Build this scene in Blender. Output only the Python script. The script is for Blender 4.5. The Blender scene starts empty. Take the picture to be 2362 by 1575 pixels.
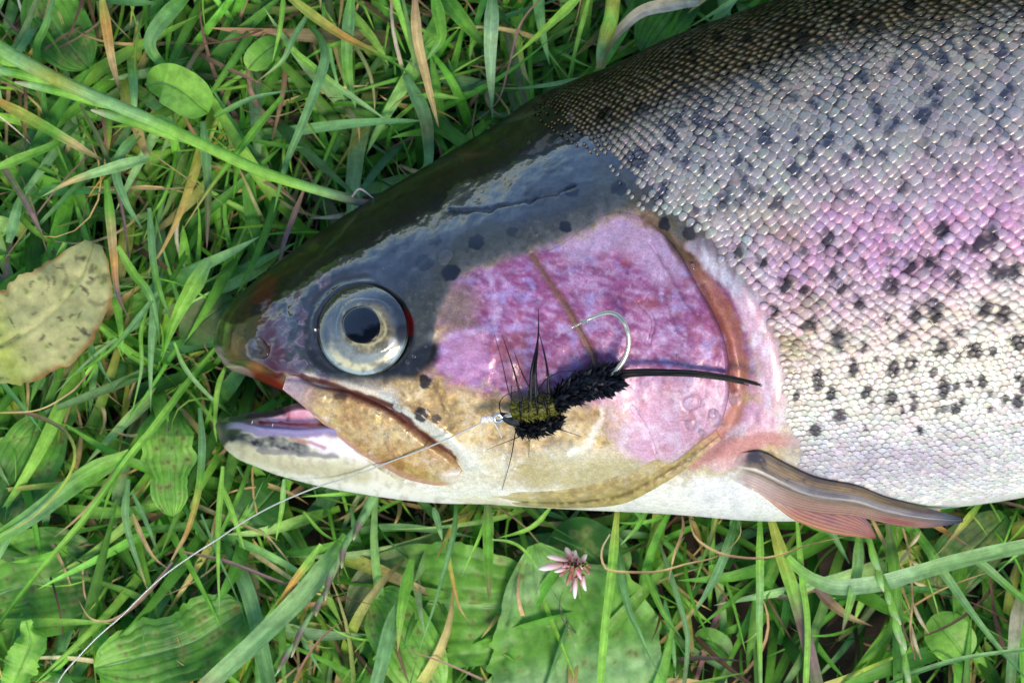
import bpy, math, random
import numpy as np
random.seed(7); RNG = np.random.default_rng(11)
C = bpy.context.scene.collection
sc = bpy.context.scene
# ------------------------------------------------------------------ camera, sky, sun, exposure
S = 1e-4            # one pixel of the photograph is a tenth of a millimetre at the height of the fish's flank edge
HC = 0.45; HR = 0.03
CX, CY = 1181.0, 787.5
cam = bpy.data.cameras.new('camera'); camo = bpy.data.objects.new('camera', cam); C.objects.link(camo)
camo.location = (0, 0, HC); camo.rotation_euler = (0, 0, 0)
cam.sensor_width = 36; cam.lens = 36 * (HC - HR) / (2362 * S)
cam.clip_start = 0.01; cam.clip_end = 500
cam.dof.use_dof = True; cam.dof.focus_distance = HC - 0.052; cam.dof.aperture_fstop = 20
sc.camera = camo
world = bpy.data.worlds.new('World'); sc.world = world; world.use_nodes = True
wn = world.node_tree; bg = wn.nodes['Background']
sky = wn.nodes.new('ShaderNodeTexSky'); sky.sky_type = 'NISHITA'; sky.sun_disc = False
SUN_EL, SUN_AZ = math.radians(52), math.radians(165)      # azimuth clockwise from +Y (top of the picture)
sky.sun_elevation = SUN_EL; sky.sun_rotation = SUN_AZ
sky.air_density = 1.0; sky.dust_density = 0.4; sky.ozone_density = 2.5
bg.inputs['Strength'].default_value = 0.15
wn.links.new(sky.outputs[0], bg.inputs['Color'])
sun = bpy.data.lights.new('sun', 'SUN'); suno = bpy.data.objects.new('sun', sun); C.objects.link(suno)
sun.energy = 2.1; sun.angle = math.radians(22); sun.color = (1.0, 0.88, 0.66)
suno.rotation_euler = (math.pi / 2 - SUN_EL, 0, math.pi - SUN_AZ)
sc.view_settings.view_transform = 'Standard'; sc.view_settings.look = 'None'
sc.view_settings.gamma = 1; sc.view_settings.exposure = 0.56
sc.cycles.max_bounces = 8; sc.cycles.transparent_max_bounces = 8
sc.cycles.use_denoising = True

# ------------------------------------------------------------------ helpers
def W(x, y, z):
    """photo pixel at height z (in 0.1 mm) -> world point"""
    x = np.asarray(x, float); y = np.asarray(y, float); z = np.asarray(z, float)
    k = S * (HC - z * S) / (HC - HR)
    return np.stack([(x - CX) * k, (CY - y) * k, z * S + 0 * x], -1)
def lin(c):
    c = np.asarray(c, float) / 255.0
    return np.where(c <= 0.04045, c / 12.92, ((c + 0.055) / 1.055) ** 2.4)
def sm(a, b, v):
    t = np.clip((v - a) / (b - a), 0, 1); return t * t * (3 - 2 * t)
def _h(ix, iy, s):
    n = (ix.astype(np.int64) * 374761393 + iy.astype(np.int64) * 668265263 + s * 1442695041) & 0xffffffff
    n = ((n ^ (n >> 13)) * 1274126177) & 0xffffffff
    n = (n ^ (n >> 16)) & 0xffff
    return n / 65535.0
def vn(x, y, s=0):
    x, y = np.broadcast_arrays(np.asarray(x, float), np.asarray(y, float))
    ix = np.floor(x); iy = np.floor(y); fx = x - ix; fy = y - iy
    fx = fx * fx * (3 - 2 * fx); fy = fy * fy * (3 - 2 * fy)
    ix = ix.astype(np.int64); iy = iy.astype(np.int64)
    a = _h(ix, iy, s); b = _h(ix + 1, iy, s); c = _h(ix, iy + 1, s); d = _h(ix + 1, iy + 1, s)
    return (a * (1 - fx) + b * fx) * (1 - fy) + (c * (1 - fx) + d * fx) * fy
def fbm(x, y, sc_, s=0, o=4):
    x = np.asarray(x, float); y = np.asarray(y, float); r = 0; a = 1; t = 0
    for k in range(o):
        r = r + a * (vn(x / sc_ + 17.3 * k, y / sc_ - 9.1 * k, s + 13 * k) - 0.5); t += a; a *= 0.55; sc_ /= 2.07
    return 2 * r / t       # about -1..1
def catmull(pts, n):
    P = np.array(pts, float); P = np.vstack([2 * P[0] - P[1], P, 2 * P[-1] - P[-2]])
    m = len(P) - 3; d = np.r_[0, np.cumsum(np.linalg.norm(P[2:-1] - P[1:-2], axis=1)[:m])]
    q = np.linspace(0, d[-1], n); i = np.clip(np.searchsorted(d, q, side='right') - 1, 0, m - 1)
    t = ((q - d[i]) / np.maximum(d[i + 1] - d[i], 1e-9))[:, None]
    p0, p1, p2, p3 = P[i], P[i + 1], P[i + 2], P[i + 3]
    return 0.5 * (2 * p1 + (p2 - p0) * t + (2 * p0 - 5 * p1 + 4 * p2 - p3) * t ** 2 + (3 * p1 - p0 - 3 * p2 + p3) * t ** 3)
def curve_fn(pts):
    c = catmull(pts, 1500); xs = np.maximum.accumulate(c[:, 0]); return lambda x: np.interp(x, xs, c[:, 1])
def pdist(x, y, pts):
    """distance to an open polyline and fraction along it"""
    P = np.array(pts, float); L = np.r_[0, np.cumsum(np.linalg.norm(np.diff(P, axis=0), axis=1))]
    best = np.full(np.shape(x), 1e9); fr = np.zeros(np.shape(x))
    for k in range(len(P) - 1):
        a, b = P[k], P[k + 1]; v = b - a; l2 = v @ v + 1e-9
        t = np.clip(((x - a[0]) * v[0] + (y - a[1]) * v[1]) / l2, 0, 1)
        d = np.hypot(x - a[0] - t * v[0], y - a[1] - t * v[1]); m = d < best
        best = np.where(m, d, best); fr = np.where(m, (L[k] + t * (L[k + 1] - L[k])) / L[-1], fr)
    return best, fr
def psd(x, y, pts):
    """signed distance to polygon, negative inside"""
    P = np.array(pts, float); d, _ = pdist(x, y, np.vstack([P, P[:1]])); ins = np.zeros(np.shape(x), bool)
    for k in range(len(P)):
        x1, y1 = P[k]; x2, y2 = P[(k + 1) % len(P)]
        if y1 == y2: continue
        ins ^= ((y1 > y) != (y2 > y)) & (x < (x2 - x1) * (y - y1) / (y2 - y1) + x1)
    return np.where(ins, -d, d)
def props(o, label=None, cat=None, group=None, kind=None):
    if label: o['label'] = label
    if cat: o['category'] = cat
    if group: o['group'] = group
    if kind: o['kind'] = kind
    return o
ORG = {}
def empty(name, loc, label, cat, group=None):
    o = bpy.data.objects.new(name, None); C.objects.link(o); o.location = tuple(loc); o.empty_display_size = 0.01
    ORG[o.name] = np.array(loc, float); return props(o, label, cat, group)
def mk(name, V, F, mat, parent=None, col=None, wet=None, uvw=None, smooth=True):
    """V (n,3) world points, F list of int arrays (m,3)/(m,4); col (n,3) linear colour"""
    V = np.asarray(V, float).reshape(-1, 3)
    org = np.array([V[:, 0].mean(), V[:, 1].mean(), V[:, 2].min()])
    me = bpy.data.meshes.new(name)
    if not isinstance(F, list): F = [F]
    F = [np.asarray(f, np.int32) for f in F if len(f)]
    me.vertices.add(len(V)); me.vertices.foreach_set('co', (V - org).astype(np.float32).ravel())
    li = np.concatenate([f.ravel() for f in F]); tot = np.concatenate([np.full(len(f), f.shape[1], np.int32) for f in F])
    me.loops.add(len(li)); me.loops.foreach_set('vertex_index', li)
    me.polygons.add(len(tot)); me.polygons.foreach_set('loop_start', np.r_[0, np.cumsum(tot)[:-1]].astype(np.int32))
    me.update(calc_edges=True); me.validate()
    if smooth: me.polygons.foreach_set('use_smooth', np.ones(len(me.polygons), bool))
    n = len(V)
    if col is not None:
        a = me.attributes.new('Col', 'FLOAT_COLOR', 'POINT'); c4 = np.ones((n, 4), np.float32); c4[:, :3] = np.asarray(col).reshape(-1, 3) if np.ndim(col) > 1 else np.asarray(col)
        a.data.foreach_set('color', c4.ravel())
    if wet is not None:
        a = me.attributes.new('Wet', 'FLOAT', 'POINT'); a.data.foreach_set('value', (np.zeros(n) + np.asarray(wet).ravel()).astype(np.float32))
    if uvw is not None:
        a = me.attributes.new('UVW', 'FLOAT_VECTOR', 'POINT'); a.data.foreach_set('vector', np.asarray(uvw, np.float32).reshape(-1, 3).ravel())
    me.materials.append(mat)
    o = bpy.data.objects.new(name, me); C.objects.link(o); ORG[o.name] = org
    if parent is not None:
        o.parent = parent; o.location = tuple(org - ORG[parent.name])
    else: o.location = tuple(org)
    return o
def gridF(nu, nv, wrap=False, off=0):
    i = np.arange(nu - 1)[:, None]; j = np.arange(nv if wrap else nv - 1)[None, :]; j2 = (j + 1) % nv
    return (np.stack([i * nv + j, i * nv + j2, (i + 1) * nv + j2, (i + 1) * nv + j], -1).reshape(-1, 4) + off)
def tube(P, R, n=8):
    """world-space tube through P (m,3) with radii R (m)"""
    P = np.asarray(P, float); R = np.zeros(len(P)) + R
    T = np.gradient(P, axis=0); T /= np.linalg.norm(T, axis=1)[:, None] + 1e-12
    up = np.array([0, 0, 1.0]); 
    A = np.cross(T, up); A += 1e-6; A /= np.linalg.norm(A, axis=1)[:, None]; B = np.cross(A, T)
    th = np.linspace(0, 2 * np.pi, n, endpoint=False)
    V = P[:, None] + R[:, None, None] * (np.cos(th)[None, :, None] * A[:, None] + np.sin(th)[None, :, None] * B[:, None])
    return V.reshape(-1, 3), gridF(len(P), n, True)
class Bag:
    def __init__(s): s.V = []; s.F = []; s.c = []; s.u = []; s.n = 0
    def add(s, V, F, col, uvw=None):
        V = np.asarray(V).reshape(-1, 3); s.V.append(V); s.F.append(np.asarray(F) + s.n); c = np.zeros((len(V), 3)) + np.asarray(col).reshape(-1, 3) if np.ndim(col) > 1 else np.tile(np.asarray(col, float), (len(V), 1))
        s.c.append(c); s.u.append(np.zeros((len(V), 3)) if uvw is None else uvw.reshape(-1, 3)); s.n += len(V)
    def build(s, name, mat, parent=None, wet=None):
        by = {}
        for f in s.F: by.setdefault(f.shape[1], []).append(f)
        return mk(name, np.vstack(s.V), [np.vstack(v) for v in by.values()], mat, parent, np.vstack(s.c), wet, np.vstack(s.u))

# ------------------------------------------------------------------ materials
def new_mat(name):
    m = bpy.data.materials.new(name); m.use_nodes = True; nt = m.node_tree; nt.nodes.clear()
    out = nt.nodes.new('ShaderNodeOutputMaterial'); p = nt.nodes.new('ShaderNodeBsdfPrincipled'); nt.links.new(p.outputs[0], out.inputs[0])
    return m, nt, p, out
def N(nt, t, **k):
    n = nt.nodes.new(t)
    for a, b in k.items(): setattr(n, a, b)
    return n
def math_(nt, op, a, b=None, c=None):
    n = N(nt, 'ShaderNodeMath', operation=op)
    for i, v in enumerate((a, b, c)):
        if v is None: continue
        if isinstance(v, (int, float)): n.inputs[i].default_value = v
        else: nt.links.new(v, n.inputs[i])
    return n.outputs[0]
def noise(nt, vec, scale, detail=4, rough=0.6, dist=0.0):
    n = N(nt, 'ShaderNodeTexNoise'); n.inputs['Scale'].default_value = scale; n.inputs['Detail'].default_value = detail
    n.inputs['Roughness'].default_value = rough; n.inputs['Distortion'].default_value = dist
    if vec is not None: nt.links.new(vec, n.inputs['Vector'])
    return n
def skin_mat(name, rough=0.42, speck=0.25, bump=0.25, metallic=0.12, coat_ior=1.88, wave=0.2, wave_scale=150, spec=0.5, sss=0.0, floor=.12, coat_rough=.04):
    m, nt, p, out = new_mat(name); g = N(nt, 'ShaderNodeNewGeometry'); pos = g.outputs['Position']
    a = N(nt, 'ShaderNodeAttribute', attribute_name='Col'); w = N(nt, 'ShaderNodeAttribute', attribute_name='Wet')
    n1 = noise(nt, pos, 2600, 3, 0.7); n2 = noise(nt, pos, 700, 4, 0.6)
    mr = N(nt, 'ShaderNodeMapRange'); nt.links.new(n1.outputs[0], mr.inputs[0]); mr.inputs[1].default_value = 0.3; mr.inputs[2].default_value = 0.7
    mr.inputs[3].default_value = 1 - speck; mr.inputs[4].default_value = 1 + speck
    mr2 = N(nt, 'ShaderNodeMapRange'); nt.links.new(n2.outputs[0], mr2.inputs[0]); mr2.inputs[1].default_value = 0.3; mr2.inputs[2].default_value = 0.7
    mr2.inputs[3].default_value = 1 - speck * .6; mr2.inputs[4].default_value = 1 + speck * .6
    k = math_(nt, 'MULTIPLY', mr.outputs[0], mr2.outputs[0])
    vm = N(nt, 'ShaderNodeVectorMath', operation='SCALE'); nt.links.new(a.outputs['Color'], vm.inputs[0]); nt.links.new(k, vm.inputs['Scale'])
    nt.links.new(vm.outputs[0], p.inputs['Base Color'])
    p.inputs['Roughness'].default_value = rough; p.inputs['Metallic'].default_value = metallic; nt.links.new(math_(nt, 'MULTIPLY_ADD', w.outputs['Fac'], spec, floor), p.inputs['Specular IOR Level'])
    b = N(nt, 'ShaderNodeBump'); b.inputs['Strength'].default_value = bump; b.inputs['Distance'].default_value = 0.0002
    nt.links.new(n2.outputs[0], b.inputs['Height']); nt.links.new(b.outputs[0], p.inputs['Normal'])
    nt.links.new(w.outputs['Fac'], p.inputs['Coat Weight']); p.inputs['Coat IOR'].default_value = coat_ior; p.inputs['Coat Roughness'].default_value = coat_rough
    nw = noise(nt, pos, wave_scale, 5, 0.55, 0.6); b2 = N(nt, 'ShaderNodeBump'); b2.inputs['Strength'].default_value = wave; b2.inputs['Distance'].default_value = 0.0012
    nt.links.new(nw.outputs[0], b2.inputs['Height']); nt.links.new(b2.outputs[0], p.inputs['Coat Normal'])
    if sss:
        p.inputs['Subsurface Weight'].default_value = sss; p.inputs['Subsurface Radius'].default_value = (1, .5, .3); p.inputs['Subsurface Scale'].default_value = 0.0008
    return m
M_skin = skin_mat('trout_skin')
M_scale = skin_mat('trout_scale', rough=0.42, speck=0.2, bump=0.15, metallic=0.12, coat_ior=1.9, wave=0.12, wave_scale=300, floor=.03, coat_rough=.22)
M_flesh = skin_mat('wet_flesh', rough=0.35, speck=0.08, bump=0.2, metallic=0.0, coat_ior=1.5, wave=0.35, sss=0.15)
M_opercle = skin_mat('pearly_gill_plate', rough=0.42, speck=0.26, bump=0.3, metallic=0.15, coat_ior=1.5, wave=0.3)
M_fin = skin_mat('fin_membrane', rough=0.35, speck=0.1, bump=0.2, metallic=0.05, coat_ior=1.6, wave=0.3)
M_eye = skin_mat('eye_surface', rough=0.25, speck=0.12, bump=0.05, metallic=0.05, coat_ior=2.1, wave=0.35, wave_scale=120)
def leaf_mat(name, rough=0.45, stripes=True, transl=0.32, spec=0.28, spots=0.0, coat=0.0):
    m, nt, p, out = new_mat(name); g = N(nt, 'ShaderNodeNewGeometry'); pos = g.outputs['Position']
    a = N(nt, 'ShaderNodeAttribute', attribute_name='Col'); u = N(nt, 'ShaderNodeAttribute', attribute_name='UVW')
    n1 = noise(nt, pos, 330, 4, 0.65)
    f = N(nt, 'ShaderNodeMapRange'); nt.links.new(n1.outputs[0], f.inputs[0]); f.inputs[1].default_value = 0.3; f.inputs[2].default_value = 0.7; f.inputs[3].default_value = 0.72; f.inputs[4].default_value = 1.25
    k = f.outputs[0]; hgt = n1.outputs[0]
    if stripes:
        mp = N(nt, 'ShaderNodeMapping'); mp.inputs['Scale'].default_value = (9, 0.6, 5); nt.links.new(u.outputs['Vector'], mp.inputs[0])
        ns = noise(nt, mp.outputs[0], 1.6, 3, 0.7)
        f2 = N(nt, 'ShaderNodeMapRange'); nt.links.new(ns.outputs[0], f2.inputs[0]); f2.inputs[1].default_value = 0.3; f2.inputs[2].default_value = 0.7; f2.inputs[3].default_value = 0.75; f2.inputs[4].default_value = 1.22
        k = math_(nt, 'MULTIPLY', k, f2.outputs[0]); hgt = ns.outputs[0]
    vm = N(nt, 'ShaderNodeVectorMath', operation='SCALE'); nt.links.new(a.outputs['Color'], vm.inputs[0]); nt.links.new(k, vm.inputs['Scale'])
    colo = vm.outputs[0]
    if spots:
        nn = noise(nt, pos, 120, 3, 0.75); r = N(nt, 'ShaderNodeMapRange'); nt.links.new(nn.outputs[0], r.inputs[0]); r.inputs[1].default_value = 0.68; r.inputs[2].default_value = 0.74; r.inputs[3].default_value = 0; r.inputs[4].default_value = spots
        mx = N(nt, 'ShaderNodeMix', data_type='RGBA'); nt.links.new(r.outputs[0], mx.inputs[0]); nt.links.new(colo, mx.inputs[6]); mx.inputs[7].default_value = (0.07, 0.04, 0.02, 1); colo = mx.outputs[2]
    nt.links.new(colo, p.inputs['Base Color']); p.inputs['Roughness'].default_value = rough; p.inputs['Specular IOR Level'].default_value = spec
    p.inputs['Coat Weight'].default_value = coat; p.inputs['Coat Roughness'].default_value = 0.15
    b = N(nt, 'ShaderNodeBump'); b.inputs['Strength'].default_value = 0.35; b.inputs['Distance'].default_value = 0.0002; nt.links.new(hgt, b.inputs['Height']); nt.links.new(b.outputs[0], p.inputs['Normal'])
    tr = N(nt, 'ShaderNodeBsdfTranslucent'); hv = N(nt, 'ShaderNodeVectorMath', operation='MULTIPLY'); nt.links.new(colo, hv.inputs[0]); hv.inputs[1].default_value = (1.25, 1.35, 0.6); nt.links.new(hv.outputs[0], tr.inputs['Color'])
    ms = N(nt, 'ShaderNodeMixShader'); ms.inputs[0].default_value = transl; nt.links.new(p.outputs[0], ms.inputs[1]); nt.links.new(tr.outputs[0], ms.inputs[2]); nt.links.new(ms.outputs[0], out.inputs[0])
    return m
M_grass = leaf_mat('grass_blade')
M_dry = leaf_mat('dry_grass', rough=0.6, transl=0.15, spec=0.3)
M_leaf = leaf_mat('broad_leaf', rough=0.42, stripes=False, transl=0.28, spots=0.6)
M_soil, nt, p, out = new_mat('dark_soil'); g = N(nt, 'ShaderNodeNewGeometry'); n1 = noise(nt, g.outputs['Position'], 300, 6, 0.7)
a = N(nt, 'ShaderNodeAttribute', attribute_name='Col'); f = N(nt, 'ShaderNodeMapRange'); nt.links.new(n1.outputs[0], f.inputs[0]); f.inputs[3].default_value = 0.3; f.inputs[4].default_value = 1.8
vm = N(nt, 'ShaderNodeVectorMath', operation='SCALE'); nt.links.new(a.outputs['Color'], vm.inputs[0]); nt.links.new(f.outputs[0], vm.inputs['Scale']); nt.links.new(vm.outputs[0], p.inputs['Base Color'])
b = N(nt, 'ShaderNodeBump'); b.inputs['Strength'].default_value = 0.8; b.inputs['Distance'].default_value = 0.001; nt.links.new(n1.outputs[0], b.inputs['Height']); nt.links.new(b.outputs[0], p.inputs['Normal']); p.inputs['Roughness'].default_value = 0.8
def simple(name, rough, metallic=0.0, coat=0.0, spec=0.5, trans=0.0, ior=1.45, nscale=900, namt=0.2):
    m, nt, p, out = new_mat(name); g = N(nt, 'ShaderNodeNewGeometry'); n1 = noise(nt, g.outputs['Position'], nscale, 3, 0.6)
    a = N(nt, 'ShaderNodeAttribute', attribute_name='Col'); f = N(nt, 'ShaderNodeMapRange'); nt.links.new(n1.outputs[0], f.inputs[0]); f.inputs[3].default_value = 1 - namt * 1.5; f.inputs[4].default_value = 1 + namt * 1.5
    vm = N(nt, 'ShaderNodeVectorMath', operation='SCALE'); nt.links.new(a.outputs['Color'], vm.inputs[0]); nt.links.new(f.outputs[0], vm.inputs['Scale']); nt.links.new(vm.outputs[0], p.inputs['Base Color'])
    p.inputs['Roughness'].default_value = rough; p.inputs['Metallic'].default_value = metallic; p.inputs['Coat Weight'].default_value = coat; p.inputs['Coat Roughness'].default_value = 0.05
    p.inputs['Specular IOR Level'].default_value = spec; p.inputs['Transmission Weight'].default_value = trans; p.inputs['IOR'].default_value = ior
    return m
M_metal = simple('nickel_hook', 0.18, 1.0, namt=0.05)
M_feather = simple('black_feather', 0.38, 0, 0.0, 0.35)
M_fluff = simple('black_fluff', 0.5, 0, 0, 0.6)
M_nylon = simple('nylon_line', 0.15, 0, 0.3, 0.8, trans=0.25, namt=0.05)
M_water = simple('water_drop', 0.0, 0, 0, 0.5, trans=0.97, ior=1.33, namt=0.0)
M_petal = simple('clover_petal', 0.5, namt=0.1)

# ------------------------------------------------------------------ the shape of the trout (photo pixels, heights in 0.1 mm)
Z0 = 300.0
Tf = curve_fn([(492, 790), (501, 749), (526, 708), (560, 672), (603, 636), (660, 592), (715, 550), (800, 494), (879, 444), (968, 392), (1070, 331), (1146, 286), (1236, 223), (1361, 170), (1414, 150), (1548, 85), (1651, 47), (1782, 0), (1900, -38), (2100, -85), (2362, -130), (2800, -160), (3400, -130), (4200, 0), (4800, 130), (5200, 190)])
Ff = curve_fn([(492, 960), (501, 1000), (514, 1028), (546, 1057), (593, 1077), (641, 1096), (737, 1121), (833, 1139), (928, 1153), (1024, 1161), (1140, 1163), (1200, 1168), (1344, 1176), (1500, 1183), (1600, 1190), (1720, 1200), (1822, 1202), (2000, 1195), (2160, 1175), (2362, 1147), (2800, 1060), (3400, 900), (4200, 640), (4800, 480), (5200, 450)])
Bu = curve_fn([(492, 795), (498, 812), (514, 838), (539, 857), (588, 874), (640, 899), (656, 906), (700, 938), (760, 990), (840, 1058), (900, 1098), (960, 1128), (1040, 1152), (1120, 1166), (1200, 1175)])
Bz = curve_fn([(492, 170), (600, 205), (850, 270), (1200, 345), (1700, 405), (2362, 440), (3200, 420), (4200, 260), (5200, 90)])
EYE = (837, 760)
LIP = [(508, 990), (530, 979), (560, 982), (609, 993), (689, 997), (762, 992), (850, 1000)]
GROOVE = [(1480, 500), (1545, 548), (1600, 610), (1645, 680), (1685, 760), (1706, 850), (1704, 930), (1680, 985), (1625, 1030), (1560, 1080)]
SHOULDER = [(1620, 585), (1690, 615), (1735, 700), (1775, 790), (1792, 880), (1790, 950), (1740, 1000), (1660, 1050)]
CREASE = [(1228, 590), (1268, 650), (1308, 710), (1345, 775), (1370, 825), (1382, 870)]
CREASE2 = [(1398, 905), (1392, 960), (1370, 1010), (1320, 1055)]
def Zb(x, y):
    T = Tf(x); F = np.where(x < 1200, Ff(x), Ff(x)); c = (T + F) / 2; a_ = (F - T) / 2
    s = np.clip((y - c) / a_, -1, 1); q = np.clip(1 - np.abs(s) ** 2.15, 0, 1)
    fr = np.sqrt(np.clip(1 - (1 - np.clip((x - 492) / 150, 0, 1)) ** 2, 0, 1))
    return Z0 + Bz(x) * fr * np.sqrt(q)
def Zunder(x, y):
    T = Tf(x); F = Ff(x); c = (T + F) / 2; a_ = (F - T) / 2
    q = np.clip(1 - np.abs((y - c) / a_) ** 2.2, 0, 1); fr = np.sqrt(np.clip(1 - (1 - np.clip((x - 492) / 150, 0, 1)) ** 2, 0, 1))
    return Z0 - 0.6 * Bz(x) * fr * np.sqrt(q)
FILM = curve_fn([(560, 742), (640, 690), (700, 655), (760, 612), (850, 570), (920, 528), (1000, 488), (1040, 440), (1100, 418), (1150, 398), (1200, 372), (1250, 352), (1290, 336), (1340, 318), (1420, 300), (1520, 262), (1700, 200), (2000, 110), (2362, 10), (2800, 0), (5200, 260)])
def film(x, y):
    """where a film of water lies on the crown"""
    n = 15 * fbm(x, y, 60, 71, 4) + 9 * fbm(x, y, 15, 72, 3)
    f = sm(-5, 5, y - FILM(x) + n) * (1 - sm(1500, 1680, x))
    d, q = pdist(x + 8 * fbm(x, y, 30, 74, 3), y + 8 * fbm(x, y, 24, 75, 3), [(1040, 487), (1120, 482), (1200, 470), (1270, 452), (1330, 430)]); f = f * (1 - sm(9 - 6 * q, 3 - 2 * q, d))
    return f * sm(34, 0, y - KB(x)) * (1 - .5 * sm(70, 190, y - FILM(x) + 60 * fbm(x, y, 90, 78, 4)))
def low_bumps(x, y): return 1.8 * np.clip(fbm(x, y, 11, 87, 2) * 2, -.2, 1) * sm(1070, 1110, y) * sm(1440, 1500, x) * sm(1900, 1780, x) + 3.5 * np.clip(fbm(x, y, 26, 88, 3) * 2, -.3, 1) * sm(990, 1040, y) * sm(1330, 1200, x) * sm(1040, 1090, x) + 3 * fbm(x, y, 22, 89, 3) * np.exp(-(pdist(x, y, [(1600, 1050), (1680, 990), (1740, 950)])[0] / 40) ** 2)
def Zs(x, y, full=True):
    z = Zb(x, y); edge = sm(0, 60, np.minimum(y - Tf(x), Ff(x) - y))
    r = np.hypot((x - EYE[0] - 2) / 1.06, y - EYE[1])
    lu = sm(30, -50, x - EYE[0] + .4 * (y - EYE[1])); D = -12 * (1 - sm(96, 112, r)) - 9 * np.exp(-((r - 120) / 15) ** 2) * lu + 2 * np.exp(-((r - 150) / 16) ** 2) * lu
    d, f = pdist(x, y, GROOVE); D = D - 17 * np.exp(-(d / 26) ** 2) * sm(0, .2, f)
    d, f = pdist(x, y, SHOULDER); D = D + 9 * np.exp(-(d / 30) ** 2)
    d, f = pdist(x, y, CREASE); D = D - 4 * np.exp(-((d - 6) / 4) ** 2) + 2 * np.exp(-(d / 4) ** 2)
    d, f = pdist(x, y, [(650, 868), (705, 876), (785, 896), (896, 938), (992, 1018), (1050, 1060)]); D = D - 9 * np.exp(-(d / 9) ** 2) + 7 * np.exp(-(pdist(x, y - 0, [(705, 858), (800, 880), (915, 925), (1010, 990), (1075, 1055), (1090, 1100)])[0] / 12) ** 2)
    D = D + 2.4 * film(x, y)
    d, f = pdist(x, y, [(985, 770), (1030, 745), (1100, 760), (1140, 770)]); D = D + 4 * np.exp(-(d / 14) ** 2)
    d, f = pdist(x, y, [(1050, 620), (1130, 660), (1140, 760), (1120, 880)]); D = D + 1.2 * np.exp(-(d / 10) ** 2)
    d, f = pdist(x, y, [(1000, 560), (1100, 520), (1240, 500), (1350, 470)]); D = D + 3 * np.exp(-(d / 25) ** 2)
    head = 1 - sm(1300, 1800, x)
    D = D + head * (5 * fbm(x, y, 90, 3, 3) + 1.6 * fbm(x, y, 24, 5, 3)) + 2.5 * fbm(x, y, 160, 8, 2)
    D = D + 5 * fbm(x, y, 30, 55, 3) * (1 - sm(60, 130, np.hypot(x - 650, y - 760))) - 14 * np.exp(-(np.hypot((x - 597), (y - 806) * 1.1) / 17) ** 2)
    D = D + 9 * np.exp(-((np.hypot((x - 1705) * 1.5, y - 650)) / 60) ** 2) + low_bumps(x, y)
    return z + D * edge

# ------------------------------------------------------------------ colours of the trout
HEAD_SPOTS = [(1099, 556, 16), (979, 605, 17), (1303, 524, 13), (1119, 428, 13), (1160, 426, 13), (1229, 446, 19), (1265, 386, 13), (1286, 384, 11), (1470, 365, 22), (1590, 538, 20), (1702, 580, 18), (1757, 606, 17), (1040, 632, 17), (1000, 550, 14), (912, 576, 10), (1184, 532, 11), (690, 640, 12), (905, 545, 10), (1320, 440, 14), (1430, 435, 15), (980, 880, 13), (973, 957, 15), (1010, 965, 9), (705, 900, 0), (555, 760, 10), (590, 715, 12), (760, 560, 11), (820, 600, 10), (1160, 330, 12), (1010, 470, 12), (850, 510, 9), (1390, 265, 12), (1480, 250, 12)]
BODY_SPOTS = [(1562, 272, 15), (1610, 282, 17), (1662, 285, 15), (1645, 320, 14), (1700, 296, 13), (1760, 315, 22), (1835, 330, 16), (1870, 355, 16), (1905, 330, 14), (1950, 370, 20), (2020, 255, 20), (2055, 165, 22), (2110, 100, 18), (1990, 180, 18), (2050, 300, 18), (2125, 270, 22), (2180, 140, 18), (2230, 110, 20), (2310, 120, 17), (2320, 215, 18), (2250, 225, 18), (2160, 200, 17),
    (1715, 420, 18), (1665, 465, 20), (1795, 470, 20), (1835, 400, 16), (1910, 545, 24), (1855, 580, 17), (2060, 497, 17), (1960, 445, 16), (2175, 530, 21), (2290, 545, 24), (2260, 565, 22), (2100, 615, 22), (2145, 600, 22), (2200, 640, 26), (2295, 628, 24), (2340, 625, 22), (1990, 615, 16), (1920, 635, 17), (1940, 665, 20), (1855, 670, 14), (1808, 657, 20), (2055, 660, 24), (1985, 700, 17), (1790, 715, 16), (2110, 725, 22), (2155, 725, 24), (2270, 715, 24), (2315, 725, 26), (1870, 745, 20), (1930, 775, 24), (2080, 775, 18), (2175, 800, 20), (2210, 770, 15), (2250, 810, 22), (2345, 790, 22), (1885, 880, 22), (1965, 855, 18), (2060, 850, 20), (2100, 840, 18), (1838, 914, 14), (1915, 905, 18), (2000, 905, 15), (2055, 920, 18), (2175, 900, 22), (2110, 915, 12), (2265, 885, 18), (2345, 870, 12), (2350, 925, 18), (2205, 940, 13), (2080, 945, 12), (1935, 957, 17), (1880, 995, 17), (1995, 985, 10), (2120, 990, 12), (1620, 390, 14), (1560, 330, 14), (2080, 430, 13), (2200, 400, 13), (2330, 360, 15), (2240, 330, 14)]
_r = random.Random(5)
EXTRA = [(_r.uniform(2380, 4600), _r.uniform(60, 820), _r.uniform(12, 24)) for _ in range(110)] + [(_r.uniform(1500, 2380), 0, _r.uniform(9, 16)) for _ in range(150)]
EXTRA += [(_r.uniform(1850, 2370), _r.uniform(540, 960), _r.uniform(8, 13)) for _ in range(60)]
EXTRA = [(x, (Tf(x) + 30 + _r.random() ** 1.0 * 420) if y == 0 else y, r) for x, y, r in EXTRA]
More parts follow.
